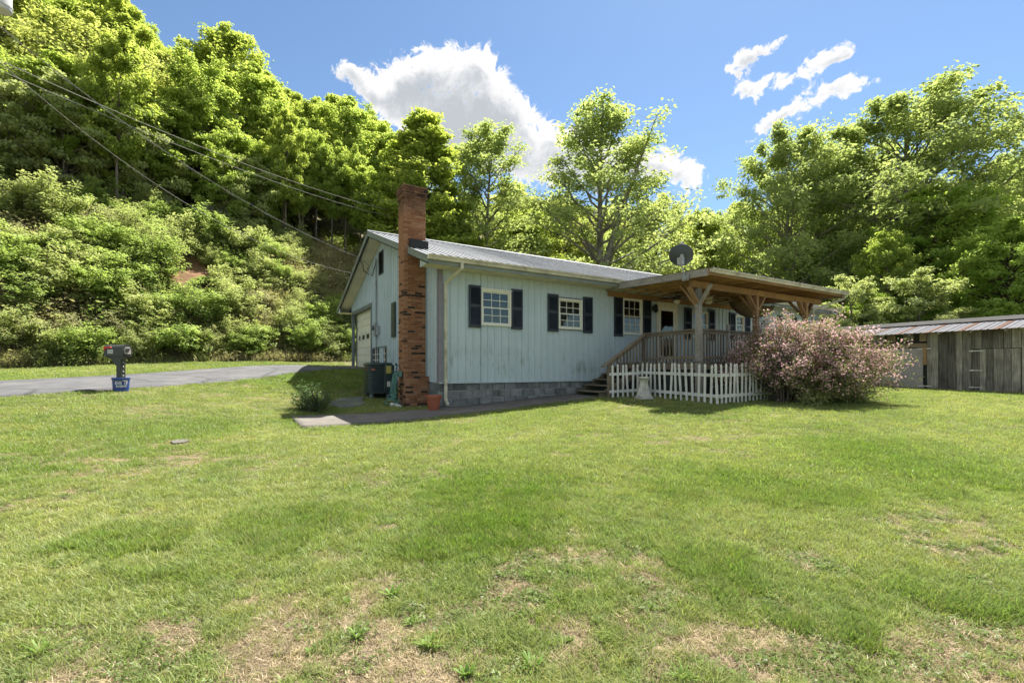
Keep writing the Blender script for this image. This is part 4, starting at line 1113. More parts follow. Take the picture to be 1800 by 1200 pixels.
# ================================================================ garden things by the chimney
# air conditioner
acx, acy = -.95, 2.65
p = W(acx, acy); gz = g1(p.x, p.y)
ac = thing('air_conditioner', 'dark green ribbed outdoor air conditioner beside the brick chimney', 'air conditioner', (p.x, p.y, gz), ROT)
M_ac = pmat('dark_green_enamel', (.026, .050, .050), .35, var=.12, scale=4)
M_foot = pmat('grey_plastic_foot', (.12, .16, .15), .6)
hw = .36
def rr_(w_, c, n=4):
    out = []
    for sx, sy, a0 in ((1, 1, 0), (-1, 1, 90), (-1, -1, 180), (1, -1, 270)):
        for i in range(n+1):
            an = R(a0+90*i/n); out.append((sx*(w_-c)+c*math.cos(an), sy*(w_-c)+c*math.sin(an)))
    return out
m = MB(); pr = [(hw-.03, .10), (hw, .11), (hw, .17)]
ZT = 1.02; z = .17
nsl = 13; st = (ZT-.10-.17)/nsl
for i in range(nsl): pr += [(hw, .17+i*st), (hw+.012, .17+i*st+st*.25), (hw+.004, .17+i*st+st*.62), (hw-.035, .17+i*st+st*.66), (hw-.035, .17+i*st+st*.95)]
pr += [(hw, ZT-.09), (hw+.012, ZT-.07), (hw+.012, ZT-.03), (hw-.01, ZT), (.30, ZT+.012), (.1, ZT+.012)]
vs = []; ns = None
for w_, z in pr:
    ring = rr_(w_, .09); ns = len(ring); vs += [(x, y, z) for x, y in ring]
fs = [(i*ns+k, i*ns+(k+1) % ns, (i+1)*ns+(k+1) % ns, (i+1)*ns+k) for i in range(len(pr)-1) for k in range(ns)]+[tuple(range(ns-1, -1, -1)), tuple((len(pr)-1)*ns+k for k in range(ns))]
m.add(vs, fs); m.build('casing', M_ac, ac)
m = MB(); m.cbox(.10, hw+.035, -hw-.045, -hw+.02, .12, .96, .01); pnl = m.build('service_panel', M_ac, ac)
m = MB(); m.box(.14, .30, -hw-.052, -hw-.046, .70, .93); m.build('yellow_sticker', pmat('faded_yellow_print', (.45, .40, .10), .6, var=.25, scale=30), pnl)
m = MB(); m.box(.17, .27, -hw-.052, -hw-.046, .30, .46); m.build('rating_plate', M_white, pnl)
m = MB(); m.box(-hw-.022, -hw-.014, -.22, -.12, .82, .86); m.box(-.28, -.18, -hw-.022, -hw-.014, .80, .845); m.build('badge', pmat('orange_badge', (.42, .13, .07), .5), ac)
for sx, sy in ((-1, -1), (1, -1), (1, 1), (-1, 1)):
    m = MB(); m.lathe([(.065, -.04), (.065, .07), (.05, .10)], 12, (sx*.25, sy*.25)); m.build('foot', M_foot, ac)
# coiled hose on the chimney's left side, hanging in loops
p = W(-.80, 1.15); gz = g1(p.x, p.y)
hose = thing('garden_hose', 'pale green garden hose hanging in loops beside the chimney', 'hose', (p.x, p.y, gz), ROT)
M_hose = pmat('faded_green_hose', (.10, .24, .19), .5, var=.2, scale=8)
rs = random.Random(3); m = MB(); m.smooth = True
for k in range(7):
    y0 = -.10+.035*k; x0 = -.03*(k % 3)
    low = .10+.05*(k % 4)
    pts = [Vector((x0, y0, .88))]
    for i in range(9):
        f_ = i/8; pts.append(Vector((x0-.04-.05*f_+rs.uniform(-.012, .012), y0*(1-.3*f_)-.03*math.sin(f_*3.1)+rs.uniform(-.015, .015), .88-(.88-low)*f_)))
    for i in range(1, 7):
        f_ = i/6; pts.append(Vector((x0-.09-.02*math.sin(f_*3)+.06*f_, y0+.05*math.sin(f_*3.14)+rs.uniform(-.02, .02), low+(.82-low)*f_)))
    m.tube(pts, .0125, 5)
m.build('hanging_loops', M_hose, hose)
m = MB(); m.smooth = True
m.tube([Vector((-.16+(.26-.012*k*.3)*math.cos(k*.5)*(1+.1*math.sin(k*1.7)), -.12+(.20)*math.sin(k*.5), .03+.006*k+.02*math.sin(k*1.3))) for k in range(56)], .0125, 5); m.build('ground_coil', M_hose, hose)
m = MB(); m.box(.0, .10, -.14, .20, .80, .96); m.tube([(0, -.1, .93), (-.12, -.1, .96)], .012); m.tube([(0, .14, .93), (-.12, .14, .96)], .012); m.build('hose_hanger', pmat('teal_hanger', (.08, .17, .15), .5), hose)
m = MB(); m.tube([(.02, .10, .1), (.02, .10, 1.15), (-.02, .06, 1.18)], .012, 6); m.lathe([(.03, 1.12), (.03, 1.16), (.01, 1.18)], 8, (0, .09)); m.build('tap_pipe', M_black, hose)
# loose brick and block bits below the hose
for (a, b, s, lab) in ((-.98, .86, .11, 'pale broken block lying under the hose next to the chimney foot'), (-.90, .72, .09, 'small broken brick nearest the chimney foot')):
    p = W(a, b); m = MB(); m.cbox(-s, s, -s*.6, s*.6, -.02, s*.9, .02); o = m.build('broken_block', M_mort); o.location = (p.x, p.y, g1(p.x, p.y)); o.rotation_euler = (.3, .2, rs.uniform(0, 3)); tag(o, lab, 'block')
# terracotta pot
p = W(-.32, -.42); gz = g1(p.x, p.y)
pot = thing('flower_pot', 'empty terracotta plastic flower pot at the foot of the chimney', 'flower pot', (p.x, p.y, gz+.045), 0)
M_terra = pmat('terracotta_plastic', (.30, .085, .045), .5, var=.08)
m = MB(); m.smooth = True; m.lathe([(.135, 0), (.185, .30), (.21, .305), (.215, .37), (.20, .375), (.19, .36), (.17, .30), (.125, .03)], 30); m.build('body', M_terra, pot)
m = MB(); m.lathe([(.0, .27), (.165, .275), (.165, .28), (0, .285)], 20); m.build('soil', pmat('potting_soil', (.03, .02, .014), 1), pot)
# slab of old stone and moss by the air conditioner
def flat_slab(name, label, cat, pts, mat, th, lift):
    V = []
    for x, y in pts: V.append((x, y, g1(x, y)+lift))
    c = np.mean(V, 0); m = MB(); n = len(V)
    m.add([(*(np.array(v)-c)[:2], v[2]-c[2]) for v in V]+[(*(np.array(v)-c)[:2], v[2]-c[2]-th) for v in V], [tuple(range(n)), tuple(range(2*n-1, n-1, -1))]+[(i, (i+1) % n, (i+1) % n+n, i+n) for i in range(n)])
    o = m.build(name, mat); o.location = tuple(c); return tag(o, label, cat)
M_slate = pmat('wet_grey_slab', (.10, .105, .11), .5, var=.35, scale=2.2, dirt=(.22, .225, .23), dscale=1.7, damt=.8)
flat_slab('stone_slab', 'dark grey irregular stone slab in the shade before the air conditioner', 'slab', [gpt(*q)[:2] for q in ((577,708),(598,702),(622,699),(641,699),(636,706),(641,711),(622,717),(598,718),(580,714))], M_slate, .06, .035)
flat_slab('flat_stone', 'small pale flat stone lying alone in the lawn', 'stone', [gpt(*q)[:2] for q in ((300,779),(310,775.5),(326,774.5),(333,777),(322,780.5),(306,782))], concrete, .05, .03)

# ================================================================ mailbox and bucket
mx, my = -8.85, 10.3; mz = g1(mx, my)
MR = -.13
bk = thing('bucket', 'blue plastic bucket holding the mailbox post with white lettering', 'bucket', (mx, my, mz-.02), 0)
M_blue = pmat('blue_plastic', (.018, .050, .21), .4, var=.08)
m = MB(); m.smooth = True; m.lathe([(.142, 0), (.154, .27), (.166, .272), (.169, .315), (.158, .32), (.150, .315), (.13, .02)], 30); m.build('body', M_blue, bk)
m = MB(); m.lathe([(0, .27), (.142, .275), (.142, .28), (0, .285)], 20); m.build('fill', concrete, bk)
m = MB(); m.tube([(.17*math.cos(a_), .17*math.sin(a_), .25-.0*a_) for a_ in np.linspace(R(190), R(350), 14)], .004, 5); m.build('handle', M_galv, bk)
GL = {'D': ['1110', '1001', '1001', '1001', '1110'], 'O': ['0110', '1001', '1001', '1001', '0110'], 'I': ['1', '1', '1', '1', '1'], 'T': ['111', '010', '010', '010', '010'], ' ': ['00']*5,
      'Y': ['101', '101', '010', '010', '010'], 'U': ['1001', '1001', '1001', '1001', '0110'], 'R': ['1110', '1001', '1110', '1010', '1001'], 'G': ['0111', '1000', '1011', '1001', '0111'], 'H': ['1001', '1001', '1111', '1001', '1001'],
      'B': ['1110', '1001', '1110', '1001', '1110'], 'E': ['111', '100', '110', '100', '111'], 'S': ['0111', '1000', '0110', '0001', '1110'], '2': ['1110', '0001', '0110', '1000', '1111'], '1': ['1', '1', '1', '1', '1'], '3': ['1110', '0001', '0110', '0001', '1110']}
def letters(mb, text, h, place):
    px_ = h/5; wtot = sum(len(GL[c][0])+1 for c in text)-1; x = -wtot/2*px_
    for ch_ in text:
        g = GL[ch_]
        for r, row in enumerate(g):
            for q, v in enumerate(row):
                if v == '1':
                    x0 = x+q*px_; z0 = h/2-(r+1)*px_
                    vs = [place(x0, z0), place(x0+px_*1.02, z0), place(x0+px_*1.02, z0+px_*1.02), place(x0, z0+px_*1.02)]
                    mb.add(vs, [(0, 1, 2, 3)])
        x += (len(g[0])+1)*px_
fa = math.atan2(-my, -mx)+.06
def on_bucket(zc):
    def f(x, z):
        r = .142+.012*(zc+z)/.27+.0025; an = fa+x/r; return (r*math.cos(an), r*math.sin(an), zc+z)
    return f
m = MB(); letters(m, 'DO IT', .066, on_bucket(.20)); letters(m, 'RIGHT', .048, on_bucket(.128))
m.build('lettering', pmat('white_print', (.75, .75, .75), .5, var=.02), bk)
mb_ = thing('mailbox', 'dark plastic roadside mailbox with red flag on a moulded post', 'mailbox', (mx, my, mz-.03), MR)
M_mail = pmat('charcoal_plastic', (.035, .042, .036), .45, var=.1)
m = MB(); m.cbox(-.062, .062, -.062, .062, .285, .86, .012); m.prism([(-.075, .60), (-.20, .765), (-.31, .79), (-.31, .84), (.14, .84), (.14, .79), (.075, .74)], 1, -.06, .06); m.build('post', M_mail, mb_)
m = MB()
for z in (.36, .45, .56, .66): m.cbox(.056, .068, -.016, .016, z, z+.025, .003)
m.build('post_studs', M_galv, mb_)
m = MB(); m.smooth = True
arc = [(-.105, .815), (.105, .815), (.105, .975)]+[(.105*math.cos(a_), .975+.10*math.sin(a_)) for a_ in np.linspace(.15, math.pi-.15, 11)]+[(-.105, .975)]
m.prism(arc, 0, -.33, .13); m.build('box_body', M_mail, mb_)
m = MB(); arc2 = [(y*1.05, .813+(z-.815)*1.04) for y, z in arc]; m.prism(arc2, 0, .131, .165); fd = m.build('front_door', M_mail, mb_)
m = MB(); m.prism([(-.075, .86), (.075, .86), (.08, .95), (.05, 1.02), (-.05, 1.02), (-.08, .95)], 0, .166, .173); m.build('door_panel', pmat('pinkish_grey_panel', (.36, .32, .32), .5), fd)
m = MB(); m.prism([(-.05, .985), (.045, .985), (.02, .92), (-.01, .89), (-.05, .92)], 0, .174, .19); m.build('handle', M_mail, fd)
m = MB(); m.prism([(-.285, .99), (-.12, .99), (-.12, 1.01), (-.14, 1.03), (-.315, 1.03), (-.315, .99), (-.31, .94), (-.28, .94)], 1, -.118, -.108); m.build('flag', pmat('red_flag', (.55, .03, .015), .4), mb_)
m = MB()
for q in (-.205, -.157, -.109): m.box(q-.021, q+.021, -.1095, -.1055, .87, .96)
npl = m.build('number_plate', pmat('white_plate', (.62, .66, .60), .5, var=.04), mb_)
m = MB(); letters(m, '2', .062, lambda x, z: (-.205+x*.62, -.1112, .915+z)); letters(m, '3', .062, lambda x, z: (-.157+x*.62, -.1112, .915+z)); letters(m, '1', .062, lambda x, z: (-.109+x*.9, -.1112, .915+z))
m.build('house_number', M_black, npl)
# ================================================================ plants
L_bright = leafmat('spring_leaf', (0.204, 0.285, 0.053), (0.372, 0.449, 0.102), (0.625, 0.717, 0.102), .57, .02)
L_yellow = leafmat('yellow_green_leaf', (0.269, 0.327, 0.076), (0.431, 0.474, 0.151), (0.652, 0.705, 0.139), .56, .02)
L_mid = leafmat('mid_green_leaf', (0.202, 0.297, 0.061), (0.355, 0.443, 0.114), (0.608, 0.721, 0.102), .57, .02)
L_dark = leafmat('deep_green_leaf', (0.190, 0.316, 0.056), (0.355, 0.475, 0.114), (0.608, 0.747, 0.102), .57, .02)
L_syc = leafmat('sycamore_leaf', (0.234, 0.298, 0.102), (0.379, 0.449, 0.177), (0.568, 0.668, 0.151), .56, .02)
L_cedar = leafmat('cedar_spray', (0.266, 0.278, 0.183), (0.455, 0.468, 0.316), (0.481, 0.506, 0.253), .42, .02)
L_bank = leafmat('bank_leaf', (0.241, 0.304, 0.107), (0.455, 0.494, 0.221), (0.594, 0.671, 0.165), .52, .03)
L_bankd = leafmat('bank_leaf_deep', (0.183, 0.285, 0.070), (0.355, 0.436, 0.146), (0.531, 0.671, 0.114), .52, .03)
L_olive = leafmat('olive_bank_leaf', (0.215, 0.215, 0.095), (0.431, 0.418, 0.228), (0.455, 0.468, 0.177), .4, .03)
L_weed = leafmat('weed_leaf', (.10, .19, .035), (.19, .28, .06), (.28, .40, .05), .4, .02)
def barkmat(name, dark, light):
    return wood(name, dark, light, stretch=(2.5, 2.5, .8), rnd=.25, scale=2.2, bump=.5)
B_grey = barkmat('grey_bark', (.07, .06, .048), (.21, .185, .15))
B_pale = barkmat('pale_mottled_bark', (.13, .115, .09), (.40, .37, .31))
B_dark = barkmat('brown_bark', (.035, .028, .02), (.11, .085, .06))

def unit(v): return v/np.maximum(np.linalg.norm(v, axis=-1, keepdims=True), 1e-9)
def leaf_arrays(rng, C, size, out, up=.55, rnd=.75, slim=.55, tint=None):
    """a folded kite of two faces for every centre in C"""
    n = len(C)
    nrm = unit(np.c_[np.zeros(n), np.zeros(n), np.full(n, up)]+rng.normal(0, rnd, (n, 3))*.6+out*.45)
    ax = rng.normal(0, 1, (n, 3)); ax[:, 2] -= .5; ax = unit(ax-nrm*(ax*nrm).sum(1, keepdims=True))
    sd = np.cross(nrm, ax)
    s = (size*rng.uniform(.65, 1.3, n))[:, None]
    base = C-ax*s*.5; tip = C+ax*s*.5
    l = C+sd*s*slim*.5+nrm*s*.14-ax*s*.06; r = C-sd*s*slim*.5+nrm*s*.14-ax*s*.06
    V = np.stack([base, l, tip, r], 1).reshape(-1, 3)
    i = np.arange(n)[:, None]*4
    F = np.concatenate([i+np.array([[0, 2, 1]]), i+np.array([[0, 3, 2]])], 1).reshape(-1, 3)
    tt = np.clip((rng.uniform(0, 1, n) if tint is None else tint+rng.normal(0, .14, n)), 0, 1)
    return V, F, np.repeat(tt, 2)
def tubes_arrays(paths):
    V = []; F = []; o = 0
    for pts, rad, n in paths:
        pts = np.asarray(pts, float); k = len(pts)
        d = unit(np.gradient(pts, axis=0))
        ref = np.array([1., .1, 0]) if abs(d[0][2]) > .6 else np.array([0., 0, 1.])
        x = unit(np.cross(d, ref)); y = np.cross(d, x)
        an = np.arange(n)*2*np.pi/n
        ring = pts[:, None]+(x[:, None]*np.cos(an)[None, :, None]+y[:, None]*np.sin(an)[None, :, None])*np.asarray(rad)[:, None, None]
        V.append(ring.reshape(-1, 3))
        i = (np.arange(k-1)[:, None]*n+np.arange(n)[None]).ravel(); j = (np.arange(k-1)[:, None]*n+(np.arange(n)[None]+1) % n).ravel()
        F.append(np.stack([i, j, j+n, i+n], 1)+o); o += k*n
    return np.concatenate(V), np.concatenate(F)

def make_tree(name, seed, H, Rad, z0, prof, leaf, bark, n_limb=26, n_sub=7, per=70, clump=.55, lsize=.20, r0=.20, rise=(20, 60), lean=(0, 0), top=.96, wig=.25, flat=.7, trunk_h=None, inner=.35, twig=True, up=.55, split=0):
    """tapered trunk, limbs, side branches and leaf clumps at the branch ends; returns (trunk mesh, crown mesh, H, Rad)"""
    rng = np.random.default_rng(seed)
    zz = np.linspace(-.3, H*top, 14)
    ph = rng.uniform(0, 6, 4)
    def tr(z):
        f = np.clip(z/H, 0, 1)
        return np.stack([lean[0]*f**1.5+wig*np.sin(f*5+ph[0])*f, lean[1]*f**1.5+wig*np.sin(f*4.2+ph[1])*f, z], -1)
    def trr(z): return r0*(1-np.clip(z/(H*top), 0, 1))**.8+.012+.35*r0*np.exp(-np.maximum(z, 0)*2.2)
    paths = [(tr(zz), trr(zz), 8)]
    lead = []
    if split:                      # a second leader for broad old trees
        for q in range(split):
            zs = H*rng.uniform(.22, .34); a = rng.uniform(0, 6.28); ff = np.linspace(0, 1, 9)[:, None]
            P = tr(np.array([zs]))+np.c_[np.cos(a)*Rad*.5*ff, np.sin(a)*Rad*.5*ff, (H*.86-zs)*ff**.85]
            paths.append((P, trr(zs)*.7*(1-ff[:, 0])**.8+.015, 6))
            lead.append(P)
    centres = []; tints = []
    ga = rng.uniform(0, 6.28)
    for i in range(n_limb):
        f = (i+rng.uniform(0, .9))/n_limb
        zs = z0+(H*.97-z0)*f
        zs0 = max((trunk_h or z0*.8), zs-Rad*.55*rng.uniform(.5, 1.1))
        ga += 2.4+rng.uniform(-.35, .35)
        el = R(rise[0]+(rise[1]-rise[0])*f+rng.uniform(-9, 9))
        tz = min(.999, max(0.02, (zs-z0)/(H-z0)))
        L = prof(tz)*Rad*rng.uniform(.80, 1.12)
        if L < .25: L = .25
        n = 7; s = np.linspace(0, 1, n)
        h = np.array([math.cos(ga), math.sin(ga)])
        st = tr(np.array([zs0]))[0]
        rise_ = (zs-zs0)+L*math.tan(el)*.35
        P = np.c_[st[0]+h[0]*L*s, st[1]+h[1]*L*s, st[2]+rise_*(s**.9)-L*.10*s**3]
        P[1:-1] += rng.normal(0, .05*L**.5, (n-2, 3))
        r_ = min(trr(zs0)*.55, .02+.022*L)
        paths.append((P, r_*(1-s)**.75+.008, 5))
        tl = rng.uniform(.2, .8)
        for j in range(n_sub):
            u = rng.uniform(inner, 1.0); k = u*(n-1); k0 = int(min(k, n-2)); q = P[k0]+(P[k0+1]-P[k0])*(k-k0)
            a2 = ga+rng.choice([-1, 1])*rng.uniform(.3, 1.5); l2 = L*rng.uniform(.16, .42)*(1.25-u*.6)
            e2 = rng.uniform(-.25, .75)
            e = q+np.array([math.cos(a2)*l2*math.cos(e2), math.sin(a2)*l2*math.cos(e2), l2*math.sin(e2)])
            if twig: paths.append((np.stack([q, (q+e)/2+rng.normal(0, .04, 3), e]), np.array([r_*.35*(1-u)+.010, .009, .005]), 3))
            centres.append(e); tints.append(tl+rng.uniform(-.2, .2))
            if rng.random() < .55: centres.append((q+e)/2); tints.append(tl+rng.uniform(-.25, .1))
        centres.append(P[-1]); tints.append(tl)
    centres.append(tr(np.array([H*.97]))[0]); tints.append(.6)
    for P in lead:
        for u in rng.uniform(.45, 1, 26):
            q = P[0]+(P[-1]-P[0])*u; q = np.array([np.interp(u, np.linspace(0, 1, 9), P[:, i]) for i in range(3)]); e = q+rng.normal(0, .75, 3)*np.array([1, 1, .7])
            paths.append((np.stack([q, e]), np.array([.018, .005]), 3)); centres.append(e); tints.append(rng.uniform(.2, .8))
    C = np.array(centres); T = np.array(tints)
    mid = np.array([lean[0]*.4, lean[1]*.4, (z0+H)/2])
    n = len(C)
    cnt = np.maximum(4, (per*rng.uniform(.45, 1.5, n)).astype(int))
    idx = np.repeat(np.arange(n), cnt)
    off = rng.normal(0, 1, (len(idx), 3)); off = unit(off)*(rng.uniform(0, 1, len(idx))**.5)[:, None]
    cs = (clump*rng.uniform(.65, 1.35, n))[idx][:, None]
    Pp = C[idx]+off*cs*np.array([1, 1, flat])
    out = unit(Pp-mid)
    V, F, tt = leaf_arrays(rng, Pp, lsize, out, up=up, tint=T[idx])
    crown = np_mesh(name+'_crown', V, F, leaf, False, {'tint': ('FLOAT', 'FACE', tt)})
    tv, tf = tubes_arrays(paths)
    trunk = np_mesh(name+'_trunk', tv, tf, bark, True)
    rr = np.hypot(V[:, 0]-lean[0]*.5, V[:, 1]-lean[1]*.5)
    return trunk, crown, float(np.percentile(V[:, 2], 99.85)), float(np.percentile(rr, 95))
oval = lambda t: (math.sin(math.pi*min(1, t*.92+.08)**.75))**.75
cone = lambda t: max(.06, (1-t)**.8*min(1, .35+t*4))
round_ = lambda t: max(.1, math.sqrt(max(0, 1-(2*t-1)**2)))
vase = lambda t: max(.12, (.45+.75*t)*math.sqrt(max(.03, 1-t**3.2)))
TT = {}
TT['poplar'] = make_tree('poplar', 1, 18, 3.3, 4, lambda t: max(.08, (1-t)**.62*min(1, .6+t*2)), L_bright, B_grey, 54, 15, 24, .55, .27, .20, (25, 55))
TT['maple'] = make_tree('maple', 2, 15, 4.6, 2.2, oval, L_bright, B_grey, 56, 17, 26, .62, .28, .22, (10, 55))
TT['maple2'] = make_tree('maple2', 12, 15, 4.4, 2.0, oval, L_mid, B_grey, 54, 17, 25, .62, .28, .22, (8, 52))
TT['dense'] = make_tree('dense', 3, 13, 4.8, .8, lambda t: max(.12, math.sqrt(max(0, 1-(1.5*t-.45)**2))), L_dark, B_dark, 68, 18, 27, .58, .25, .22, (-8, 45), flat=.4)
TT['syc_centre'] = make_tree('syc_centre', 14, 24, 6.4, 3.5, lambda t: max(.1, (1-t)**.72*min(1, .66+t*1.8)), L_syc, B_pale, 60, 15, 20, .66, .23, .27, (28, 62), trunk_h=4, split=2, wig=.5)
TT['syc_round'] = make_tree('syc_round', 25, 23, 6.6, 4.5, oval, L_syc, B_pale, 60, 19, 27, .66, .29, .27, (22, 55), trunk_h=3.5, split=2, wig=.5)
TT['syc_wide'] = make_tree('syc_wide', 31, 25, 8.2, 5, oval, L_syc, B_pale, 62, 21, 34, .74, .30, .34, (24, 50), trunk_h=4, split=3, lean=(.6, 0), wig=.6)
TT['slender'] = make_tree('slender', 6, 18, 2.7, 4, oval, L_syc, B_grey, 40, 11, 20, .55, .21, .14, (40, 68), trunk_h=4)
TT['forest_a'] = make_tree('forest_a', 7, 16, 3.3, 5.5, oval, L_bright, B_grey, 34, 13, 24, .62, .34, .16, (20, 58), trunk_h=5)
TT['forest_b'] = make_tree('forest_b', 8, 17, 3.5, 7, round_, L_mid, B_grey, 34, 13, 25, .64, .34, .17, (15, 55), trunk_h=6)
TT['forest_c'] = make_tree('forest_c', 9, 15, 3.2, 3.0, oval, L_yellow, B_grey, 38, 13, 23, .6, .32, .15, (15, 55))
TT['pale'] = make_tree('pale', 10, 15, 4.6, 3.0, oval, L_yellow, B_grey, 54, 17, 20, .58, .25, .20, (12, 55), split=1)
TT['understory'] = make_tree('understory', 11, 7, 2.4, 1.6, round_, L_mid, B_grey, 24, 8, 46, .5, .22, .07, (5, 45), flat=.35)
TT['under_light'] = make_tree('under_light', 15, 7, 2.6, 1.2, round_, L_bank, B_grey, 26, 8, 46, .52, .20, .07, (5, 45), flat=.35)
def make_cedar(name, seed, H, Rad):
    rng = np.random.default_rng(seed); C = []; T = []
    paths = [(np.c_[np.zeros(8), np.zeros(8), np.linspace(-.2, H*.95, 8)], .13*(1-np.linspace(0, 1, 8))+.02, 7)]
    for i in range(190):
        t = (i+rng.uniform(0, 1))/190; z = .25+(H-.3)*t; L = Rad*(1-t)**.55*min(1, .5+4*t)*rng.uniform(.55, 1.15); a = i*2.4+rng.uniform(-.4, .4)
        tl = rng.uniform(.15, .85)
        s = np.linspace(.25, 1, 5)
        for u in s:
            C.append([math.cos(a)*L*u, math.sin(a)*L*u, z+L*.45*u*u]); T.append(tl)
        paths.append((np.array([[0, 0, z], [math.cos(a)*L*.6, math.sin(a)*L*.6, z+L*.1], [math.cos(a)*L, math.sin(a)*L, z+L*.45]]), np.array([.02, .012, .004]), 3))
    C = np.array(C); T = np.array(T); idx = np.repeat(np.arange(len(C)), 22)
    P = C[idx]+rng.normal(0, .17, (len(idx), 3))*np.array([1, 1, 1.1])
    V, F, tt = leaf_arrays(rng, P, .19, unit(P-np.array([0, 0, H*.4])), up=.1, rnd=1.2, slim=.22, tint=T[idx])
    tv, tf = tubes_arrays(paths)
    return np_mesh(name+'_trunk', tv, tf, B_dark, True), np_mesh(name+'_crown', V, F, L_cedar, False, {'tint': ('FLOAT', 'FACE', tt)}), H, Rad
TT['cedar'] = make_cedar('cedar', 5, 9, 1.9)
def make_shrub(name, seed, Rr, Hh, leaf, n_st, per, lsize, flat=.62, clump=.24, slim=.5):
    rng = np.random.default_rng(seed); C = []; T = []; paths = []
    for i in range(n_st):
        a = rng.uniform(0, 6.28); rr = Rr*rng.uniform(.1, 1)**.7; h = Hh*rng.uniform(.2, 1.25)*(1-.35*(rr/Rr)**2)
        e = np.array([math.cos(a)*rr, math.sin(a)*rr, h]); b = np.array([math.cos(a)*rr*.25, math.sin(a)*rr*.25, -.1])
        m = (b+e)/2+np.array([0, 0, .18*h])+rng.normal(0, .06, 3)
        paths.append((np.stack([b, m, e]), np.array([.014, .010, .004]), 3)); tl = rng.uniform(.1, .9)
        for u in (.45, .7, .88, 1.0):
            q = b*(1-u)**2+2*m*u*(1-u)+e*u*u; C.append(q+rng.normal(0, .07, 3)); T.append(tl+(u-.7)*.3)
    C = np.array(C); T = np.array(T); idx = np.repeat(np.arange(len(C)), per)
    P = C[idx]+unit(rng.normal(0, 1, (len(idx), 3)))*(rng.uniform(0, 1, len(idx))**.5)[:, None]*clump*np.array([1, 1, flat])
    V, F, tt = leaf_arrays(rng, P, lsize, unit(P-np.array([0, 0, -.3])), up=.8, rnd=.6, slim=slim, tint=T[idx])
    tv, tf = tubes_arrays(paths)
    V2 = np.r_[V, tv]
    F2 = np.r_[F, np.c_[tf[:, 0], tf[:, 1], tf[:, 2]]+len(V), np.c_[tf[:, 0], tf[:, 2], tf[:, 3]]+len(V)]
    me = np_mesh(name, V2, F2, [leaf, B_grey], False, {'tint': ('FLOAT', 'FACE', np.r_[tt, np.zeros(2*len(tf))])})
    me.polygons.foreach_set('material_index', np.r_[np.zeros(len(F), np.int32), np.ones(2*len(tf), np.int32)])
    return me
SH = [make_shrub('broad', 1, 1.15, 1.4, L_bank, 80, 22, .115), make_shrub('tall', 2, 1.0, 2.0, L_bank, 70, 24, .115), make_shrub('deep', 3, 1.15, 1.3, L_bankd, 80, 24, .115),
      make_shrub('olive', 4, .95, 1.1, L_olive, 64, 18, .10, slim=.4), make_shrub('fine', 5, .95, 1.6, L_bank, 76, 26, .09, slim=.4), make_shrub('deep_tall', 6, 1.0, 1.9, L_bankd, 70, 24, .115)]
SHN = ['broad leaved', 'tall', 'deep green', 'dry olive', 'fine leaved', 'tall deep green']

def tree_at(kind, x, y, H, Rr, label, cat='tree', group=None, name=None, rot=None, sink=.0, rng=random.Random(77)):
    tm, cm, h0, r0 = TT[kind]
    t = thing(name or {'poplar': 'tulip_tree', 'cedar': 'cedar_tree'}.get(kind, 'broadleaf_tree'), label, cat, (x, y, g1(x, y)-sink), rng.uniform(0, 6.28) if rot is None else rot, group)
    t.scale = (Rr/r0, Rr/r0, H/h0)
    link('trunk', tm, t); link('crown', cm, t)
    return t
def tree_px(kind, px, top, wid, Y, label, base=None, **kw):
    """px: column, top: row of the treetop, wid: crown width in photo pixels, Y: distance"""
    x = (px-900)/800*Y; H = 1.5+(648-top)/800*(Y-.5*wid*Y/1600)-g1(x, Y)
    return tree_at(kind, x, Y, H, wid*Y/1600, label, **kw)
taken = []
def T(kind, px, top, wid, Y, label, **kw):
    o = tree_px(kind, px, top, wid, Y, label, **kw); taken.append((o.location.x, o.location.y, wid*Y/1600)); return o
T('pale', 165, 2, 250, 29, 'big pale yellow green tree at the top left, behind the power lines', rot=1.0)
T('maple', 190, -30, 180, 40, 'bright green tree touching the top of the picture behind the pale tree')
T('forest_c', 60, -60, 190, 36, 'yellow green tree at the left picture edge behind the cedar')
T('cedar', 62, 120, 170, 25.5, 'big grey green cedar at the left edge of the woods')
T('cedar', 205, 230, 130, 27.5, 'grey green cedar under the big pale tree')
T('cedar', 352, 165, 120, 32, 'dull grey green cedar in front of the tall bright maple')
T('cedar', 20, 215, 120, 24.5, 'small cedar at the left picture edge beside the bigger cedar')
T('maple', 408, 30, 185, 38, 'tall bright green maple rising above the wood left of the cloud', rot=.4)
T('maple2', 300, 95, 130, 44, 'bright green tree in the gap left of the tall maple')
T('maple', 500, 165, 110, 42, 'mid height bright tree right of the tall maple')
T('maple2', 448, 235, 120, 31, 'dark green tree above the cut back stems on the bank', rot=2.0)
T('forest_a', 598, 155, 110, 46, 'tree with pointed yellow green top below the left end of the cloud', rot=1.2)
T('forest_a', 555, 215, 130, 36, 'leafy tree with bare trunk at the wood edge above the power lines')
T('forest_b', 655, 210, 110, 44, 'deep green tree between the pointed tree and the chimney')
T('forest_b', 640, 290, 80, 34, 'deep shaded tree right above the house gable')
for k_, (q_, tp_, Yq) in enumerate(((468, 262, 30.6), (498, 240, 31.6), (527, 255, 31.9), (556, 232, 33.0), (583, 262, 33.6), (607, 246, 34.6), (634, 275, 35.6))):
    T('forest_b', q_, tp_, 62, Yq, 'slim bare trunked tree at the wood edge, '+('right of the cut back stems', 'second right of the cut stems', 'where the cable passes its foot', 'midway between cut stems and gable', 'third left of the gable peak', 'second left of the gable peak', 'next to the gable peak')[k_], group='slim bare trunked trees above the bank', rot=k_*1.3)
T('poplar', 742, 174, 165, 34, 'bright green tulip tree right behind the chimney', rot=.7)
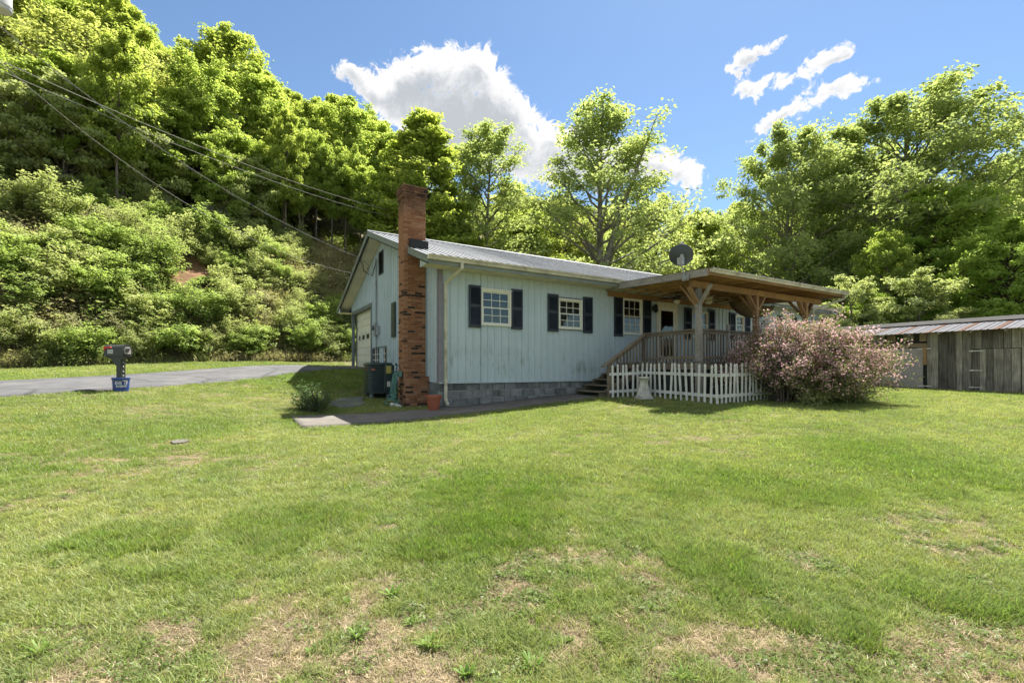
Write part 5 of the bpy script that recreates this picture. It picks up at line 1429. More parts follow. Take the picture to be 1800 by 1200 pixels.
T('maple', 770, 330, 150, 36, 'low bright tree filling the space right of the chimney')
T('slender', 855, 195, 165, 38, 'airy slender tree in front of the white cloud', rot=1.0)
T('slender', 815, 240, 110, 40, 'thin airy tree next to the tulip tree')
T('forest_c', 905, 318, 120, 50, 'yellow green tree between the airy slender tree and the middle sycamore')
T('maple', 925, 360, 150, 44, 'low bright tree above the middle of the roof ridge')
T('pale', 980, 335, 170, 52, 'spreading pale tree behind the left side of the middle sycamore')
T('pale', 1150, 330, 190, 50, 'spreading pale tree behind the right side of the middle sycamore')
T('syc_centre', 1055, 122, 330, 36, 'tall airy sycamore with pale trunk behind the middle of the house', rot=2.2)
T('syc_round', 1390, 195, 250, 38, 'round topped sycamore above the right end of the porch', rot=.3)
T('syc_wide', 1580, 104, 390, 37, 'broad tall sycamore leaning to the right, highest of the trees on the right', rot=0.0)
T('syc_round', 1775, 250, 130, 44, 'pale sycamore at the right picture edge behind the dense tree', rot=2)
T('syc_round', 1480, 215, 190, 43, 'sycamore standing between the round topped one and the broad leaning one', rot=1.1)
T('dense', 1665, 300, 240, 31, 'dense dark green tree behind the shed', rot=.2)
T('dense', 1770, 370, 200, 25, 'dense green tree at the right picture edge leaning over the shed', rot=1.7)
T('maple2', 1560, 400, 120, 29, 'dark leafy tree left of the dense tree behind the shed')
T('under_light', 1500, 480, 110, 26, 'low bright green tree between the house end and the shed')
T('under_light', 1620, 470, 140, 25, 'low bright green tree just behind the shed roof')
T('dense', 1530, 505, 100, 27, 'low dark bushy tree left end of the shed')
# the wood further back, each tree its own object
rs = random.Random(21)
for k, (q_, Yq, Hq, kq) in enumerate(((25, 23.0, 6, 'under_light'), (70, 24.5, 7, 'understory'), (118, 24.0, 6.5, 'under_light'), (165, 25.5, 7, 'under_light'), (215, 26, 6.5, 'understory'), (262, 26.5, 6, 'under_light'), (300, 28, 7, 'understory'), (345, 29.5, 7.5, 'understory'), (430, 29, 5.5, 'under_light'), (-20, 22, 6, 'under_light'))):
    x_ = (q_-900)/800*Yq
    lab_ = ('low pale green layered tree' if kq == 'under_light' else 'low darker green layered tree')+' on the bank top '+('at the left picture edge', 'under the left edge cedar', 'between the two left cedars', 'under the big pale tree', 'below the leaning cedar', 'left of the cut back stems', 'behind the bare grey stems', 'just behind the cut back stems', 'right of the cut back stems', 'cut by the left picture edge')[k]
    tree_at(kq, x_, Yq, Hq, Hq*.36, lab_, rng=random.Random(k))
MARKS = [(0, 'cut by the left picture edge'), (60, 'behind the left edge cedar'), (120, 'between left cedar and big pale tree'), (180, 'behind the big pale tree'), (240, 'right of the big pale tree'), (300, 'in the notch of the skyline'),
         (360, 'left of the tall maple'), (430, 'behind the tall maple'), (490, 'right of the tall maple'), (550, 'left of the pointed treetop'), (610, 'under the pointed treetop'), (655, 'above the house gable'), (700, 'left of the chimney'), (770, 'behind the tulip tree'), (830, 'right of the tulip tree'),
         (890, 'behind the airy slender tree'), (960, 'left of the middle sycamore'), (1040, 'close left of the middle sycamore'), (1110, 'behind the middle sycamore trunk'), (1180, 'above the satellite dish'), (1250, 'in the low skyline gap'), (1320, 'left rim of the round sycamore'), (1400, 'behind the round sycamore'), (1480, 'behind the end of the porch roof'),
         (1560, 'behind the broad sycamore'), (1650, 'behind the middle of the shed'), (1760, 'behind the dense right trees'), (9999, 'beyond the right picture edge')]
def label_for(px, kind, Y=40):
    tone = {'forest_a': 'bright green', 'forest_b': 'deep green', 'forest_c': 'yellow green', 'maple': 'full bright green', 'maple2': 'full mid green', 'slender': 'thin airy', 'understory': 'small layered', 'syc_round': 'pale sycamore', 'pale': 'spreading pale'}[kind]
    row = 'front row' if Y < 38 else 'middle row' if Y < 54 else 'far back'
    where = next(t_ for q_, t_ in MARKS if px < q_)
    return tone+' tree '+where+', '+row, 'trees of the wood behind the house'
def try_tree(px, Y, kind, H, Rr, mind=1.0):
    x = (px-900)/800*Y
    for qx, qy, qr in taken:
        if math.hypot(qx-x, qy-Y) < mind*(Rr+min(qr, 4))*.62: return
    taken.append((x, Y, Rr)); lab, grp = label_for(px, kind, Y)
    tree_at(kind, x, Y, H, Rr, lab, group=grp, rng=rs)
for k in range(900):
    px = rs.uniform(-60, 720); Y = rs.uniform(29, 74); x = (px-900)/800*Y; d = bank_d(x, Y)
    if d < 9.6 or d > 62: continue
    kind = rs.choice(['forest_a', 'forest_b', 'forest_c', 'maple', 'forest_a', 'forest_b']); H = rs.uniform(11, 16)*(1 if d > 14 else .85)
    top = 648-800*(g1(x, Y)+H-1.5)/Y
    lim = np.interp(px, [0, 195, 240, 275, 320, 490, 530, 580, 640, 690, 720], [-300, -200, 40, 95, 100, 140, 185, 175, 195, 235, 300])
    if top < lim: H -= (lim-top)*Y/800
    if H < 6: continue
    try_tree(px, Y, kind, H, H*rs.uniform(.19, .25))
    if len(taken) > 150: break
for k in range(260):
    px = rs.uniform(700, 1850); Y = rs.uniform(40, 82); x = (px-900)/800*Y
    top = np.interp(px, [700, 800, 900, 1000, 1100, 1200, 1240, 1290, 1400, 1600, 1850], [290, 330, 310, 330, 335, 330, 350, 335, 300, 260, 260])+rs.uniform(0, 110)
    kind = rs.choice(['forest_a', 'forest_c', 'forest_c', 'maple', 'pale', 'syc_round'] if px > 880 else ['forest_a', 'forest_b', 'maple'])
    H = 1.5+(648-top)/800*(Y-2.5)-g1(x, Y)
    if H < 7: continue
    try_tree(px, Y, kind, H, min(6, H*rs.uniform(.20, .27)), 1.15)
# saplings and thin trunks along the wood edge above the bank
for k in range(60):
    px = rs.uniform(-40, 660); Y = rs.uniform(23, 36); x = (px-900)/800*Y; d = bank_d(x, Y)
    if d < 8.6 or d > 13: continue
    H = rs.uniform(4.5, 7.5); kind = rs.choice(['understory', 'understory', 'forest_a', 'forest_b'])
    if kind != 'understory': H *= 1.4
    try_tree(px, Y, kind, H, H*(.3 if kind == 'understory' else .16), .6)

# shrubs on the cut bank below the wood
rs = random.Random(31); nsh = 0; pts_sh = []
def bank_place(px_, d):
    w_ = next(t_ for q_, t_ in ((40, 'at the left picture edge'), (110, 'left of the mailbox column'), (180, 'up left of the mailbox'), (250, 'above the mailbox'), (310, 'left of the earth scar'), (370, 'by the brown earth scar'), (430, 'right of the earth scar'), (500, 'in the dry bank middle'), (560, 'left of the house gable'), (999, 'beside the house gable')) if px_ < q_)
    return w_+', '+('foot of the bank' if d < 3 else 'middle of the bank' if d < 6.5 else 'top of the bank')
for k in range(5000):
    px_ = rs.uniform(-50, 640); Y = rs.uniform(13, 37); x = (px_-900)/800*Y; d = float(bank_d(x, Y))
    if d < .9 or d > 9.8: continue
    if nsh > 255: break
    z = g1(x, Y); py = 648-800*(z-1.5)/Y
    skip = False
    for ex, ey, erx, ery in ((330, 492, 48, 20), (425, 490, 22, 12), (590, 475, 46, 46), (480, 560, 24, 34), (150, 465, 20, 10)):
        if ((px_-ex)/erx)**2+((py+10-ey)/ery)**2 < 1: skip = True
    if skip: continue
    if any(math.hypot(q[0]-x, q[1]-Y) < q[2] for q in pts_sh): continue
    dryz = 430 < px_ < 640 and py < 580
    near = False
    for ex, ey, erx, ery in ((330, 492, 55, 20), (425, 490, 25, 12), (590, 468, 40, 34), (480, 560, 24, 34)):
        if abs(px_-ex) < erx and ey < py < ey+ery+48: near = True
    i = rs.choices(range(6), [3, 2, 3, 1.2, 2, 2] if not dryz else [2, 1, 1.2, 4, 2, 1])[0]
    s = rs.uniform(.65, 1.15) if d > 2.2 else rs.uniform(.6, .9)
    if dryz: s *= .8
    if near: s *= .30
    pts_sh.append((x, Y, .98*s))
    o = link('shrub', SH[i]); o.location = (x, Y, z-.1); o.rotation_euler = (rs.uniform(-.1, .1), rs.uniform(-.1, .1), rs.uniform(0, 6.28)); o.scale = (s*1.15, s*1.15, s)
    tag(o, SHN[i]+' shrub '+bank_place(px_, d), 'shrub', 'shrubs on the steep bank'); nsh += 1

# cut-back grey stems standing on top of the bank
def stems(px, Y, n, h, label):
    x = (px-900)/800*Y; rng = np.random.default_rng(int(px)); paths = []
    for i in range(n):
        b = np.array([rng.normal(0, .28), rng.normal(0, .18), -.1]); e = b+np.array([rng.normal(0, .12), rng.normal(0, .1), h*rng.uniform(.6, 1)])
        paths.append((np.stack([b, (b+e)/2, e]), np.array([.04, .035, .03]), 5))
        for j in range(5): paths.append((np.stack([e-(e-b)*.1, e+rng.normal(0, .16, 3)*np.array([1, 1, .4])+np.array([0, 0, .3])]), np.array([.018, .008]), 3))
    tv, tf = tubes_arrays(paths)
    o = link('cut_shrub', np_mesh('cut_stems', tv, tf, B_pale, True)); o.location = (x, Y, g1(x, Y)); return tag(o, label, 'shrub')
stems(365, 27.2, 8, 2.0, 'bare grey cut back stems on the bank top, left clump')
stems(385, 27.6, 7, 1.7, 'bare grey cut back stems on the bank top, right clump')
stems(303, 26.2, 5, 1.8, 'bare grey stems left of the two cut back clumps')

# pink flowering bush in front of the porch
pbx, pby = 7.95, 12.3; rng = np.random.default_rng(44)
pb = thing('flowering_bush', 'large arching bush covered in small pink blossoms before the porch', 'bush', (pbx, pby, g1(pbx, pby)))
paths = []; LC = []; FC = []
for i in range(400):
    a = rng.uniform(0, 6.28); rr = rng.uniform(.1, 1)**.6
    ex = math.cos(a)*2.32*rr; ey = math.sin(a)*1.5*rr
    h = 1.98*math.sqrt(max(0.02, 1-(rr*.97)**2.2))*rng.uniform(.55, 1.08)+.15
    if i < 60: h = rng.uniform(.15, .9)
    if i >= 388: h *= 1.16
    b = np.array([ex*.18, ey*.18, 0.]); e = np.array([ex, ey, h])
    m = np.array([ex*.55, ey*.55, h*.95+.1])
    if i % 9 == 0: e = e*np.array([1.13, 1.13, 1.12])
    if i in (1, 2, 3): e = np.array([2.55-.1*i, -.3*i, [0, 1.55, 1.0, .55][i]]); m = e*np.array([.6, .6, .9])
    u = np.linspace(0, 1, 6)[:, None]; P = b*(1-u)**2+2*m*u*(1-u)+e*u*u
    paths.append((P, np.linspace(.010, .003, 6), 3))
    for u in np.linspace(.25, 1.0, 12):
        q = b*(1-u)**2+2*m*u*(1-u)+e*u*u
        LC.append(np.r_[q, rng.uniform(0, 1)])
        keep = (.15+.85*sstep(.2, 1.0, q[2]))*(.25+.75*u)
        if rng.random() < keep*.95: FC.append(np.r_[q, rng.uniform(.2, .9)])
LC = np.array(LC); FC = np.array(FC)
def scatter(C, per, rad, ls, leaf, nm, slim, up, par):
    idx = np.repeat(np.arange(len(C)), per); P = C[idx, :3]+rng.normal(0, rad, (len(idx), 3)); P[:, 2] = np.maximum(P[:, 2], .02)
    V, F, tt = leaf_arrays(rng, P, ls, unit(P-np.array([0, 0, .3])), up=up, rnd=1.0, slim=slim, tint=C[idx, 3])
    return link(nm, np_mesh(nm, V, F, leaf, False, {'tint': ('FLOAT', 'FACE', tt)}), par)
scatter(LC, 11, .085, .065, leafmat('bronze_green_leaf', (.10, .12, .04), (.22, .23, .09), (.30, .33, .08), .4, .04), 'foliage', .5, .4, pb)
scatter(FC, 12, .075, .046, leafmat('pink_petal', (.60, .32, .35), (.79, .53, .55), (.72, .46, .48), .4, .02), 'blossom', .9, .2, pb)
tv, tf = tubes_arrays(paths); link('stems', np_mesh('stems', tv, tf, B_dark, True), pb)
low = make_shrub('low_green', 51, .6, .45, L_bank, 40, 14, .07)
for (px, py, s, lab) in ((1500, 706, 1.1, 'low yellow green growth at the right foot of the pink bush'), (1430, 712, .8, 'low green growth under the front of the pink bush'), (1305, 700, .9, 'leafy green growth between picket fence and pink bush')):
    x, y, z = gpt(px, py); o = link('low_shrub', low); o.location = (x, y, z); o.scale = (s, s, s); o.rotation_euler = (0, 0, px); tag(o, lab, 'shrub')
# purple leaved stems by the fence
rng = np.random.default_rng(5)
pl = make_shrub('bronze_sprigs', 52, .8, 1.9, leafmat('mauve_sprig', (.16, .13, .14), (.42, .33, .38), (.3, .22, .25), .3), 34, 10, .045, clump=.2)
o = link('sprig_shrub', pl); p = W(7.6, -4.9); o.location = (p.x, p.y, g1(p.x, p.y)); tag(o, 'thin mauve flowering stems between porch railing and pink bush', 'shrub')
# small bush by the walk
x, y, z = gpt(547, 722); sb = thing('small_bush', 'small dark green bush in the lawn by the end of the concrete path', 'bush', (x, y, z))
rng = np.random.default_rng(61)
bm2 = make_shrub('dark_bush', 53, .50, .55, leafmat('needle_green', (.03, .075, .02), (.10, .17, .05), (.14, .24, .04), .4), 55, 16, .05, clump=.10, slim=.4); link('foliage', bm2, sb)
yl = make_shrub('yellow_shoots', 54, .46, .58, leafmat('pale_shoot', (.12, .17, .03), (.26, .30, .08), (.3, .38, .05), .4), 16, 12, .05, clump=.09, slim=.45); link('pale_shoots', yl, sb)

# ---------------------------------------------------------------- weeds and grass (stuff)
def point_stuff(name, P, rot, scale, var, tint, protos, mat_kind='stuff'):
    """one object: plants of the hidden source set repeated on the points of this mesh"""
    src = bpy.data.collections.new(name+'_sources')
    for i, me in enumerate(protos):
        src.objects.link(bpy.data.objects.new('%s_source_%d' % (name, i), me))
    me = bpy.data.meshes.new(name); n = len(P)
    me.vertices.add(n); me.vertices.foreach_set('co', np.asarray(P, np.float32).ravel())
    for nm, typ, data in (('rot', 'FLOAT_VECTOR', rot), ('size', 'FLOAT', scale), ('kind', 'INT', var), ('tone', 'FLOAT_COLOR', tint)):
        a = me.attributes.new(nm, typ, 'POINT')
        key = {'FLOAT_VECTOR': 'vector', 'FLOAT': 'value', 'INT': 'value', 'FLOAT_COLOR': 'color'}[typ]
        a.data.foreach_set(key, np.asarray(data, np.int32 if typ == 'INT' else np.float32).ravel())
    o = link(name, me); o['kind'] = 'stuff'
    ng = bpy.data.node_groups.new(name, 'GeometryNodeTree')
    ng.interface.new_socket('Geometry', in_out='INPUT', socket_type='NodeSocketGeometry'); ng.interface.new_socket('Geometry', in_out='OUTPUT', socket_type='NodeSocketGeometry')
    gi = ng.nodes.new('NodeGroupInput'); go = ng.nodes.new('NodeGroupOutput'); ip = ng.nodes.new('GeometryNodeInstanceOnPoints'); ci = ng.nodes.new('GeometryNodeCollectionInfo')
    ci.inputs['Collection'].default_value = src; ci.inputs['Separate Children'].default_value = True; ci.inputs['Reset Children'].default_value = True
    def attr(nm, typ):
        q = ng.nodes.new('GeometryNodeInputNamedAttribute'); q.data_type = typ; q.inputs['Name'].default_value = nm; return q.outputs[0]
    l = ng.links
    l.new(gi.outputs[0], ip.inputs['Points']); l.new(ci.outputs[0], ip.inputs['Instance']); ip.inputs['Pick Instance'].default_value = True
    l.new(attr('kind', 'INT'), ip.inputs['Instance Index']); l.new(attr('rot', 'FLOAT_VECTOR'), ip.inputs['Rotation']); l.new(attr('size', 'FLOAT'), ip.inputs['Scale'])
    l.new(ip.outputs[0], go.inputs[0])
    md = o.modifiers.new('grow', 'NODES'); md.node_group = ng
    return o
def tuftmat(name, tfac=.35, gloss=.05):
    m = bpy.data.materials.new(name); m.use_nodes = True; m.node_tree.nodes.clear(); t = NT(m.node_tree)
    at = t.new('ShaderNodeAttribute'); at.attribute_name = 'tone'; at.attribute_type = 'INSTANCER'
    bl = t.new('ShaderNodeAttribute'); bl.attribute_name = 'tint'
    c = t.mix(1.0, at.outputs['Color'], t.ramp(bl.outputs['Fac'], [(0, (.55, .58, .5)), (1, (1., 1., 1.))]), 'MULTIPLY')
    d = t.new('ShaderNodeBsdfDiffuse'); t.set(d, 0, c); tr = t.new('ShaderNodeBsdfTranslucent'); t.set(tr, 0, t.mix(1.0, c, (1.25, 1.45, .8), 'MULTIPLY'))
    mx = t.new('ShaderNodeMixShader'); mx.inputs[0].default_value = tfac; t.l.new(d.outputs[0], mx.inputs[1]); t.l.new(tr.outputs[0], mx.inputs[2])
    g = t.new('ShaderNodeBsdfGlossy'); g.inputs['Roughness'].default_value = .4
    m2 = t.new('ShaderNodeMixShader'); m2.inputs[0].default_value = gloss; t.l.new(mx.outputs[0], m2.inputs[1]); t.l.new(g.outputs[0], m2.inputs[2])
    o = t.new('ShaderNodeOutputMaterial'); t.l.new(m2.outputs[0], o.inputs[0]); return m
M_tuft = tuftmat('grass_blades', .38, .012)
def tuft(seed, n, rad, h, wd, bend, flatb=0.0):
    rng = np.random.default_rng(seed); V = []; F = []; tt = []
    for i in range(n):
        a = rng.uniform(0, 6.28); r = rad*math.sqrt(rng.uniform(0, 1)); b = np.array([math.cos(a)*r, math.sin(a)*r, -.004])
        a2 = rng.uniform(0, 6.28); hh = h*rng.uniform(.5, 1.2); bd = hh*bend*rng.uniform(.4, 1.6)
        dr = np.array([math.cos(a2), math.sin(a2), 0]); sd = np.array([-dr[1], dr[0], 0])*wd*rng.uniform(.7, 1.3)*.5
        up = np.array([0, 0, hh*(1-flatb)])
        m = b+up*.6+dr*bd*.35; e = b+up+dr*bd
        o = len(V); V += [b-sd, b+sd, m+sd*.8, m-sd*.8, e]; F += [(o, o+1, o+2), (o, o+2, o+3), (o+3, o+2, o+4)]; tt += [rng.uniform(0, 1)]*3
    return np_mesh('tuft', V, F, M_tuft, False, {'tint': ('FLOAT', 'FACE', tt)})
def clover(seed, n, rad, h, s):
    rng = np.random.default_rng(seed); V = []; F = []; tt = []
    for i in range(n):
        a = rng.uniform(0, 6.28); r = rad*math.sqrt(rng.uniform(0, 1)); c = np.array([math.cos(a)*r, math.sin(a)*r, h*rng.uniform(.4, 1.1)])
        n_ = unit(np.array([rng.normal(0, .4), rng.normal(0, .4), 1.]))
        x = unit(np.cross(n_, np.array([.3, .9, .1]))); y = np.cross(n_, x); a0 = rng.uniform(0, 6)
        for k in range(3):
            q = a0+k*2.09; d = x*math.cos(q)+y*math.sin(q); p = -x*math.sin(q)+y*math.cos(q); ss = s*rng.uniform(.7, 1.2)
            o = len(V); V += [c, c+d*ss*.6+p*ss*.4, c+d*ss, c+d*ss*.6-p*ss*.4]; F += [(o, o+1, o+2), (o, o+2, o+3)]; tt += [rng.uniform(.2, 1)]*2
    return np_mesh('clover', V, F, M_tuft, False, {'tint': ('FLOAT', 'FACE', tt)})
tufts = [tuft(1, 24, .055, .036, .0038, .8), tuft(2, 24, .06, .044, .0040, 1.0), tuft(3, 28, .05, .050, .0042, .75), tuft(4, 30, .06, .016, .0030, 2.3), clover(5, 18, .05, .022, .0095), tuft(6, 24, .10, .042, .006, .9), tuft(7, 24, .11, .052, .008, .9)]
rng = np.random.default_rng(99)
def lawn_points(y0, y1, dens, far):
    A = (y1-y0)*(1.2*(y0+y1)+1.2); n = int(A*dens)
    y = rng.uniform(y0, y1, n*2); keep = rng.uniform(0, 1, n*2) < (1.2*y+.6)/(1.2*y1+.6); y = y[keep][:n]
    x = rng.uniform(-1, 1, len(y))*(1.16*y+.5)
    dry, lush, tone = lawn_fields(x, y)
    clumpy = fbm(x*6, y*6, 12, 3)
    p = (1.0-.25*dry)*(.45+1.0*clumpy)+.5*lush
    ok = rng.uniform(0, 1, len(x)) < p
    a, b = AB(x, y); 
    ok &= ~((a > -.05) & (b > -.02))                               # the house
    ok &= ~((a > -.75) & (a < .1) & (b > .7) & (b < 1.6))
    wn_ = np.interp(a, [-3.55, -1.5, 0, 2, 4.6], [-1.75, -1.55, -1.32, -1.22, -1.1]); wf_ = np.interp(a, [-3.62, -1.5, 0, 2, 4.6], [-.55, -.32, -.12, 0, 0])
    ok &= ~((a > -3.6) & (a < 4.6) & (b > wn_+.03+.06*(clumpy-.5)) & (b < wf_-.03))
    dnx = np.interp(y, [q[1] for q in dn], [q[0] for q in dn]); dfx = np.interp(y, [q[1] for q in df], [q[0] for q in df])
    ok &= ~((x < dnx-.02+.16*(clumpy-.5)) & (x > dfx+.02) & (y < 20))
    ok &= ~((a > SA-.1))
    ok &= bank_d(x, y) < 1.5
    ok &= ~((a > -1.4) & (a < -.5) & (b > 2.2) & (b < 3.1))
    return x[ok], y[ok], dry[ok], lush[ok]
PX = []; PY = []; DR = []; LU = []; FARS = []
for y0, y1, dn_, fr in ((1.9, 3.4, 1350, 0), (3.4, 5.2, 900, 0), (5.2, 8, 460, .5), (8, 12, 200, 1), (12, 17, 110, 1), (17, 24, 50, 1)):
    x, y, d_, l_ = lawn_points(y0, y1, dn_, fr); PX.append(x); PY.append(y); DR.append(d_); LU.append(l_); FARS.append(np.full(len(x), fr))
x = np.concatenate(PX); y = np.concatenate(PY); dry = np.concatenate(DR); lush = np.concatenate(LU); far = np.concatenate(FARS); n = len(x)
z = ground(x, y)
u = rng.uniform(0, 1, n)
weedy = sstep(.42, .62, fbm(x*3.5, y*3.5, 66, 4))*(y < 9)*(.25+.75*sstep(.1, .4, dry))
straw = (dry > .22) & (rng.uniform(0, 1, n) < .30+.42*dry)
kind = np.where(lush > .45, 2, np.where(u < .5, 0, 1)); kind = np.where((weedy > .5) & (rng.uniform(0, 1, n) < .8), 4, kind); kind = np.where(straw, 3, kind)
fk = far > rng.uniform(.1, .9, n); kind = np.where(fk & (kind != 3), np.where(y > 12, 6, 5), kind)
c, _, _ = lawn_col(x, y)
c = c*rng.uniform(.72, 1.28, (n, 1))*np.c_[rng.uniform(.9, 1.12, n), np.ones(n), rng.uniform(.7, 1.3, n)]
c[kind == 4] = (np.array([.185, .255, .07])*rng.uniform(.65, 1.25, ((kind == 4).sum(), 1)))
yb = (rng.uniform(0, 1, n) < .10+.15*dry) & (kind < 3); c[yb] = np.array([.42, .41, .18])*rng.uniform(.7, 1.1, (yb.sum(), 1))
c[straw] = (STRAW*rng.uniform(.45, 1.35, (straw.sum(), 1)))
size = rng.uniform(.7, 1.3, n)*(1-.5*dry*(kind != 3)*(kind != 4))*(1+.25*lush)
tag(point_stuff('lawn_grass', np.c_[x, y, z], np.c_[rng.normal(0, .12, n), rng.normal(0, .12, n), rng.uniform(0, 6.28, n)], size, kind, np.c_[c, np.ones(n)], tufts), kind='stuff')
print('tufts', n)
# undergrowth carpet and tall weeds on the bank and along its foot
def sprig(seed, n, rad, h, s, slim):
    rng2 = np.random.default_rng(seed); P = np.c_[rng2.normal(0, rad, n), rng2.normal(0, rad, n), np.abs(rng2.normal(.5, .3, n))*h]
    V, F, tt = leaf_arrays(rng2, P, s, np.tile([0, 0, 1.], (n, 1)), up=.8, rnd=.7, slim=slim); return np_mesh('sprig', V, F, M_tuft, False, {'tint': ('FLOAT', 'FACE', tt)})
sprigs = [sprig(1, 26, .20, .35, .13, .55), sprig(2, 30, .22, .5, .10, .45), tuft(11, 26, .16, .45, .016, .45), tuft(12, 22, .2, .30, .02, .8)]
m_ = 120000; px = rng.uniform(-60, 680, m_); Y = rng.uniform(12, 42, m_); x = (px-900)/800*Y; d = bank_d(x, Y); a, b = AB(x, Y)
ok = (d > .25) & (d < 16) & ~((a > -.3) & (b > -.5) & (b < 12)); 
cl = fbm(x*.8, Y*.8, 15, 3); ok &= rng.uniform(0, 1, m_) < .12+.75*sstep(.35, .6, cl)
for (bx, by, bz), _q, r in SOILS: ok &= np.hypot(x-bx, Y-by) > r*.95
x = x[ok]; Y = Y[ok]; d = d[ok]; n = len(x); z = ground(x, Y)
kind = rng.choice([0, 1, 2, 3], n, p=[.4, .3, .15, .15]); foot = d < 1.6; kind = np.where(foot, rng.choice([2, 2, 3, 1], n), kind)
base = np.array([[.16, .23, .07], [.21, .26, .09], [.27, .30, .12], [.32, .30, .17]])[kind]
dz = sstep(.45, .62, fbm(x*.5+4, Y*.5, 33, 3))[:, None]; base = base*(1-dz)+np.array([.33, .28, .18])*dz
pxx = 900+800*x/Y; dead = (np.exp(-((pxx-585)/60)**2-((d-8)/3.5)**2)+.8*np.exp(-((pxx-485)/35)**2-((d-3.5)/2.5)**2)+.5*np.exp(-((pxx-330)/60)**2-((d-9)/1.5)**2))
dead = np.clip(dead+rng.normal(0, .2, n), 0, 1)[:, None]; base = base*(1-dead)+np.array([.56, .47, .30])*dead; kind = np.where((dead[:, 0] > .5) & (rng.uniform(0, 1, n) < .8), 3, kind)
base = base*rng.uniform(.6, 1.3, (n, 1))
point_stuff('bank_undergrowth', np.c_[x, Y, z], np.c_[rng.normal(0, .2, n), rng.normal(0, .2, n), rng.uniform(0, 6.28, n)], rng.uniform(.8, 1.9, n)*np.where(foot, .6, 1), kind, np.c_[base, np.ones(n)], sprigs)
print('undergrowth', n)
# single weeds standing out in the lawn
def weed_mesh(seed, n, L, wd):
    rng2 = np.random.default_rng(seed); V = []; F = []; tt = []
    for i in range(n):
        a = i*2.4+rng2.uniform(-.3, .3); l = L*rng2.uniform(.6, 1.15); e = rng2.uniform(.35, 1.1); dr = np.array([math.cos(a)*math.cos(e), math.sin(a)*math.cos(e), math.sin(e)]); sd = np.array([-math.sin(a), math.cos(a), 0])*wd*rng2.uniform(.7, 1.2)
        p0 = np.zeros(3); p1 = dr*l*.45; p2 = dr*l*.8-np.array([0, 0, l*.06]); p3 = dr*l-np.array([0, 0, l*.2])
        o = len(V); V += [p0-sd*.3, p0+sd*.3, p1-sd, p1+sd, p2-sd*.8, p2+sd*.8, p3]; F += [(o, o+1, o+3), (o, o+3, o+2), (o+2, o+3, o+5), (o+2, o+5, o+4), (o+4, o+5, o+6)]; tt += [rng2.uniform(.1, .95)]*5
    return np_mesh('weed', V, F, L_weed, False, {'tint': ('FLOAT', 'FACE', tt)})
wm = [weed_mesh(1, 26, .115, .0065), weed_mesh(2, 20, .10, .010), weed_mesh(3, 32, .13, .005)]
rs = random.Random(17)
for i, (px, py, s, lab) in enumerate(((755, 1140, 1.0, 'spiky green weed clump in the bare foreground turf near the bottom middle'), (690, 1052, 1.15, 'wide leafy weed clump above the spiky one in the dry turf'), (628, 1122, .8, 'small weed tuft left of the spiky weed clump'),
        (935, 1178, 1.0, 'broad weed clump at the bottom edge right of the middle'), (820, 1192, .9, 'weed clump cut by the bottom picture edge'), (1050, 1098, .6, 'pale weed rosette in dry turf right of the middle'), (725, 1100, .7, 'thin weed between the two big weed clumps'),
        (610, 1060, .6, 'small weed at the left rim of the dry turf'), (1200, 1196, .8, 'weed clump at the bottom edge under the lush grass'), (545, 1150, .5, 'lone little weed rosette in the dry turf on the left'), (1000, 1130, .55, 'weed sprig in dry turf beside the pale rosette'), (70, 1155, 1.0, 'weed patch in the bottom left corner'),
        (930, 1015, .8, 'upright weed tuft in the middle of the lawn before the dry turf'), (500, 890, .6, 'low round weed at the edge of the lush grass patch'))):
    x, y, z = gpt(px, min(py, 1196)); o = link('weed', wm[i % 3]); o.location = (x, y, z); s *= .9; o.scale = (s, s, s); o.rotation_euler = (0, 0, rs.uniform(0, 6)); tag(o, lab, 'weed')

# ================================================================ pole and power lines
px0, py0 = -16.2, 13.5
pole = thing('utility_pole', 'utility pole just outside the top left corner with a pale transformer can', 'utility pole', (px0, py0, g1(px0, py0)))
pz = g1(px0, py0)
m = MB(); m.tube([(0, 0, -.5), (.02, 0, 6), (0, 0, 13.4-pz)], [.16, .14, .11], 12); m.build('pole_shaft', B_dark, pole)
m = MB(); m.smooth = True; m.lathe([(.0, 0), (.22, .0), (.25, .04), (.25, .12), (.265, .13), (.265, .16), (.25, .17), (.25, .85), (.18, .95), (0, .97)], 20, (1.02, 0)); m.v = [(v[0], v[1], v[2]+1.5+(648-19)/800*13.5-pz) for v in m.v]; m.build('transformer', pmat('pale_grey_enamel', (.55, .55, .54), .4), pole)
m = MB(); m.beam((0, 0, 12.3-pz), (1.02, 0, 12.45-pz), .1, .1); m.beam((0, 0, 12.9-pz), (1.02, 0, 12.9-pz), .1, .1); m.build('bracket', M_galv, pole)
M_wire = pmat('weathered_cable', (.38, .36, .33), .6, var=.15)
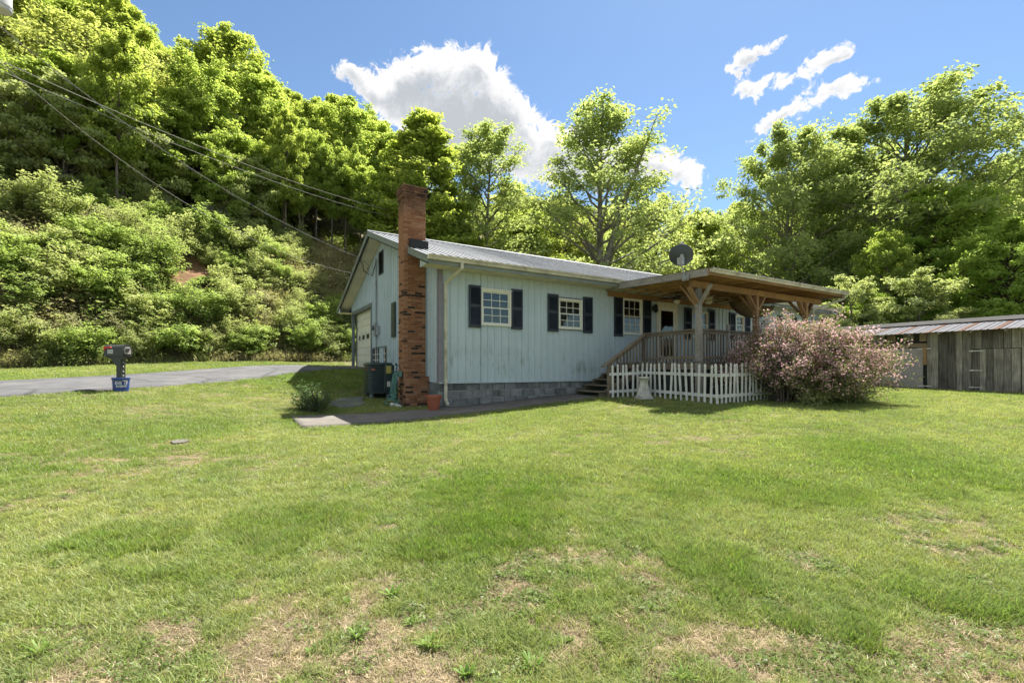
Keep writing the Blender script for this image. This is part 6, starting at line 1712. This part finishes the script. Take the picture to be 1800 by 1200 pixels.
def at_px(px, py, Y): return Vector(((px-900)/800*Y, Y, 1.5+(648-py)/800*Y))
def wire(label, p, q, sag, r, extra=None):
    p, q = Vector(p), Vector(q); n = 28; P = [p+(q-p)*(i/n)-Vector((0, 0, sag*4*(i/n)*(1-i/n))) for i in range(n+1)]
    m = MB(); c = (p+q)/2; m.tube([v-c for v in P], r, 5)
    if extra: m.tube([v-c+Vector((0, 0, .03*math.sin(i*2.1)-.02)) for i, v in enumerate(P)], r*.7, 4)
    o = m.build('power_line', M_wire); o.location = c; return tag(o, label, 'power line')
pt = Vector((px0, py0, 0))
wire('upper power line running from the top left corner to the trees behind the chimney', (px0+.1, py0, at_px(-60, 82, 13.5).z), at_px(705, 374, 33), .55, .010)
wire('lower power line running parallel under the upper one to behind the chimney', (px0+.1, py0, at_px(-60, 100, 13.5).z), at_px(700, 384, 33), .5, .009)
hw_ = W(-RK-.03, 7.02, roof_h(7.02)-.17)
wire('twisted service cable from the top left corner down to the house gable', (px0+.1, py0, at_px(-60, 0, 13.5).z), hw_, .75, .008, True)
wire('thin telephone line below the service cable towards the gable', (px0+.1, py0, at_px(-60, 60, 13.5).z), W(-RK-.03, 8.2, roof_h(8.2)-.17), 1.2, .005)
def drop(label, a, b):
    m = MB(); c = (a+b)/2; m.tube([a-c, b-c], .012, 4); o = m.build('cable_loop', M_wire); o.location = c; return tag(o, label, 'cable')

# where several things still read alike, say which one by its place from the left
ORD = ['leftmost', 'second from left', 'third from left', 'fourth from left', 'fifth from left', 'sixth from left', 'seventh from left', 'eighth from left', 'ninth from left']
same = {}
for o in scene.objects:
    if o.parent is None and 'label' in o.keys() and o.get('group'): same.setdefault(o['label'], []).append(o)
for lab, L in same.items():
    if len(L) < 2: continue
    L.sort(key=lambda o: o.location.x/max(o.location.y, 1))
    for i, o in enumerate(L):
        o['label'] = lab+', '+('left one' if len(L) == 2 and i == 0 else 'rightmost' if i == len(L)-1 and len(L) > 2 else 'right one' if i == len(L)-1 else ORD[min(i, 8)])
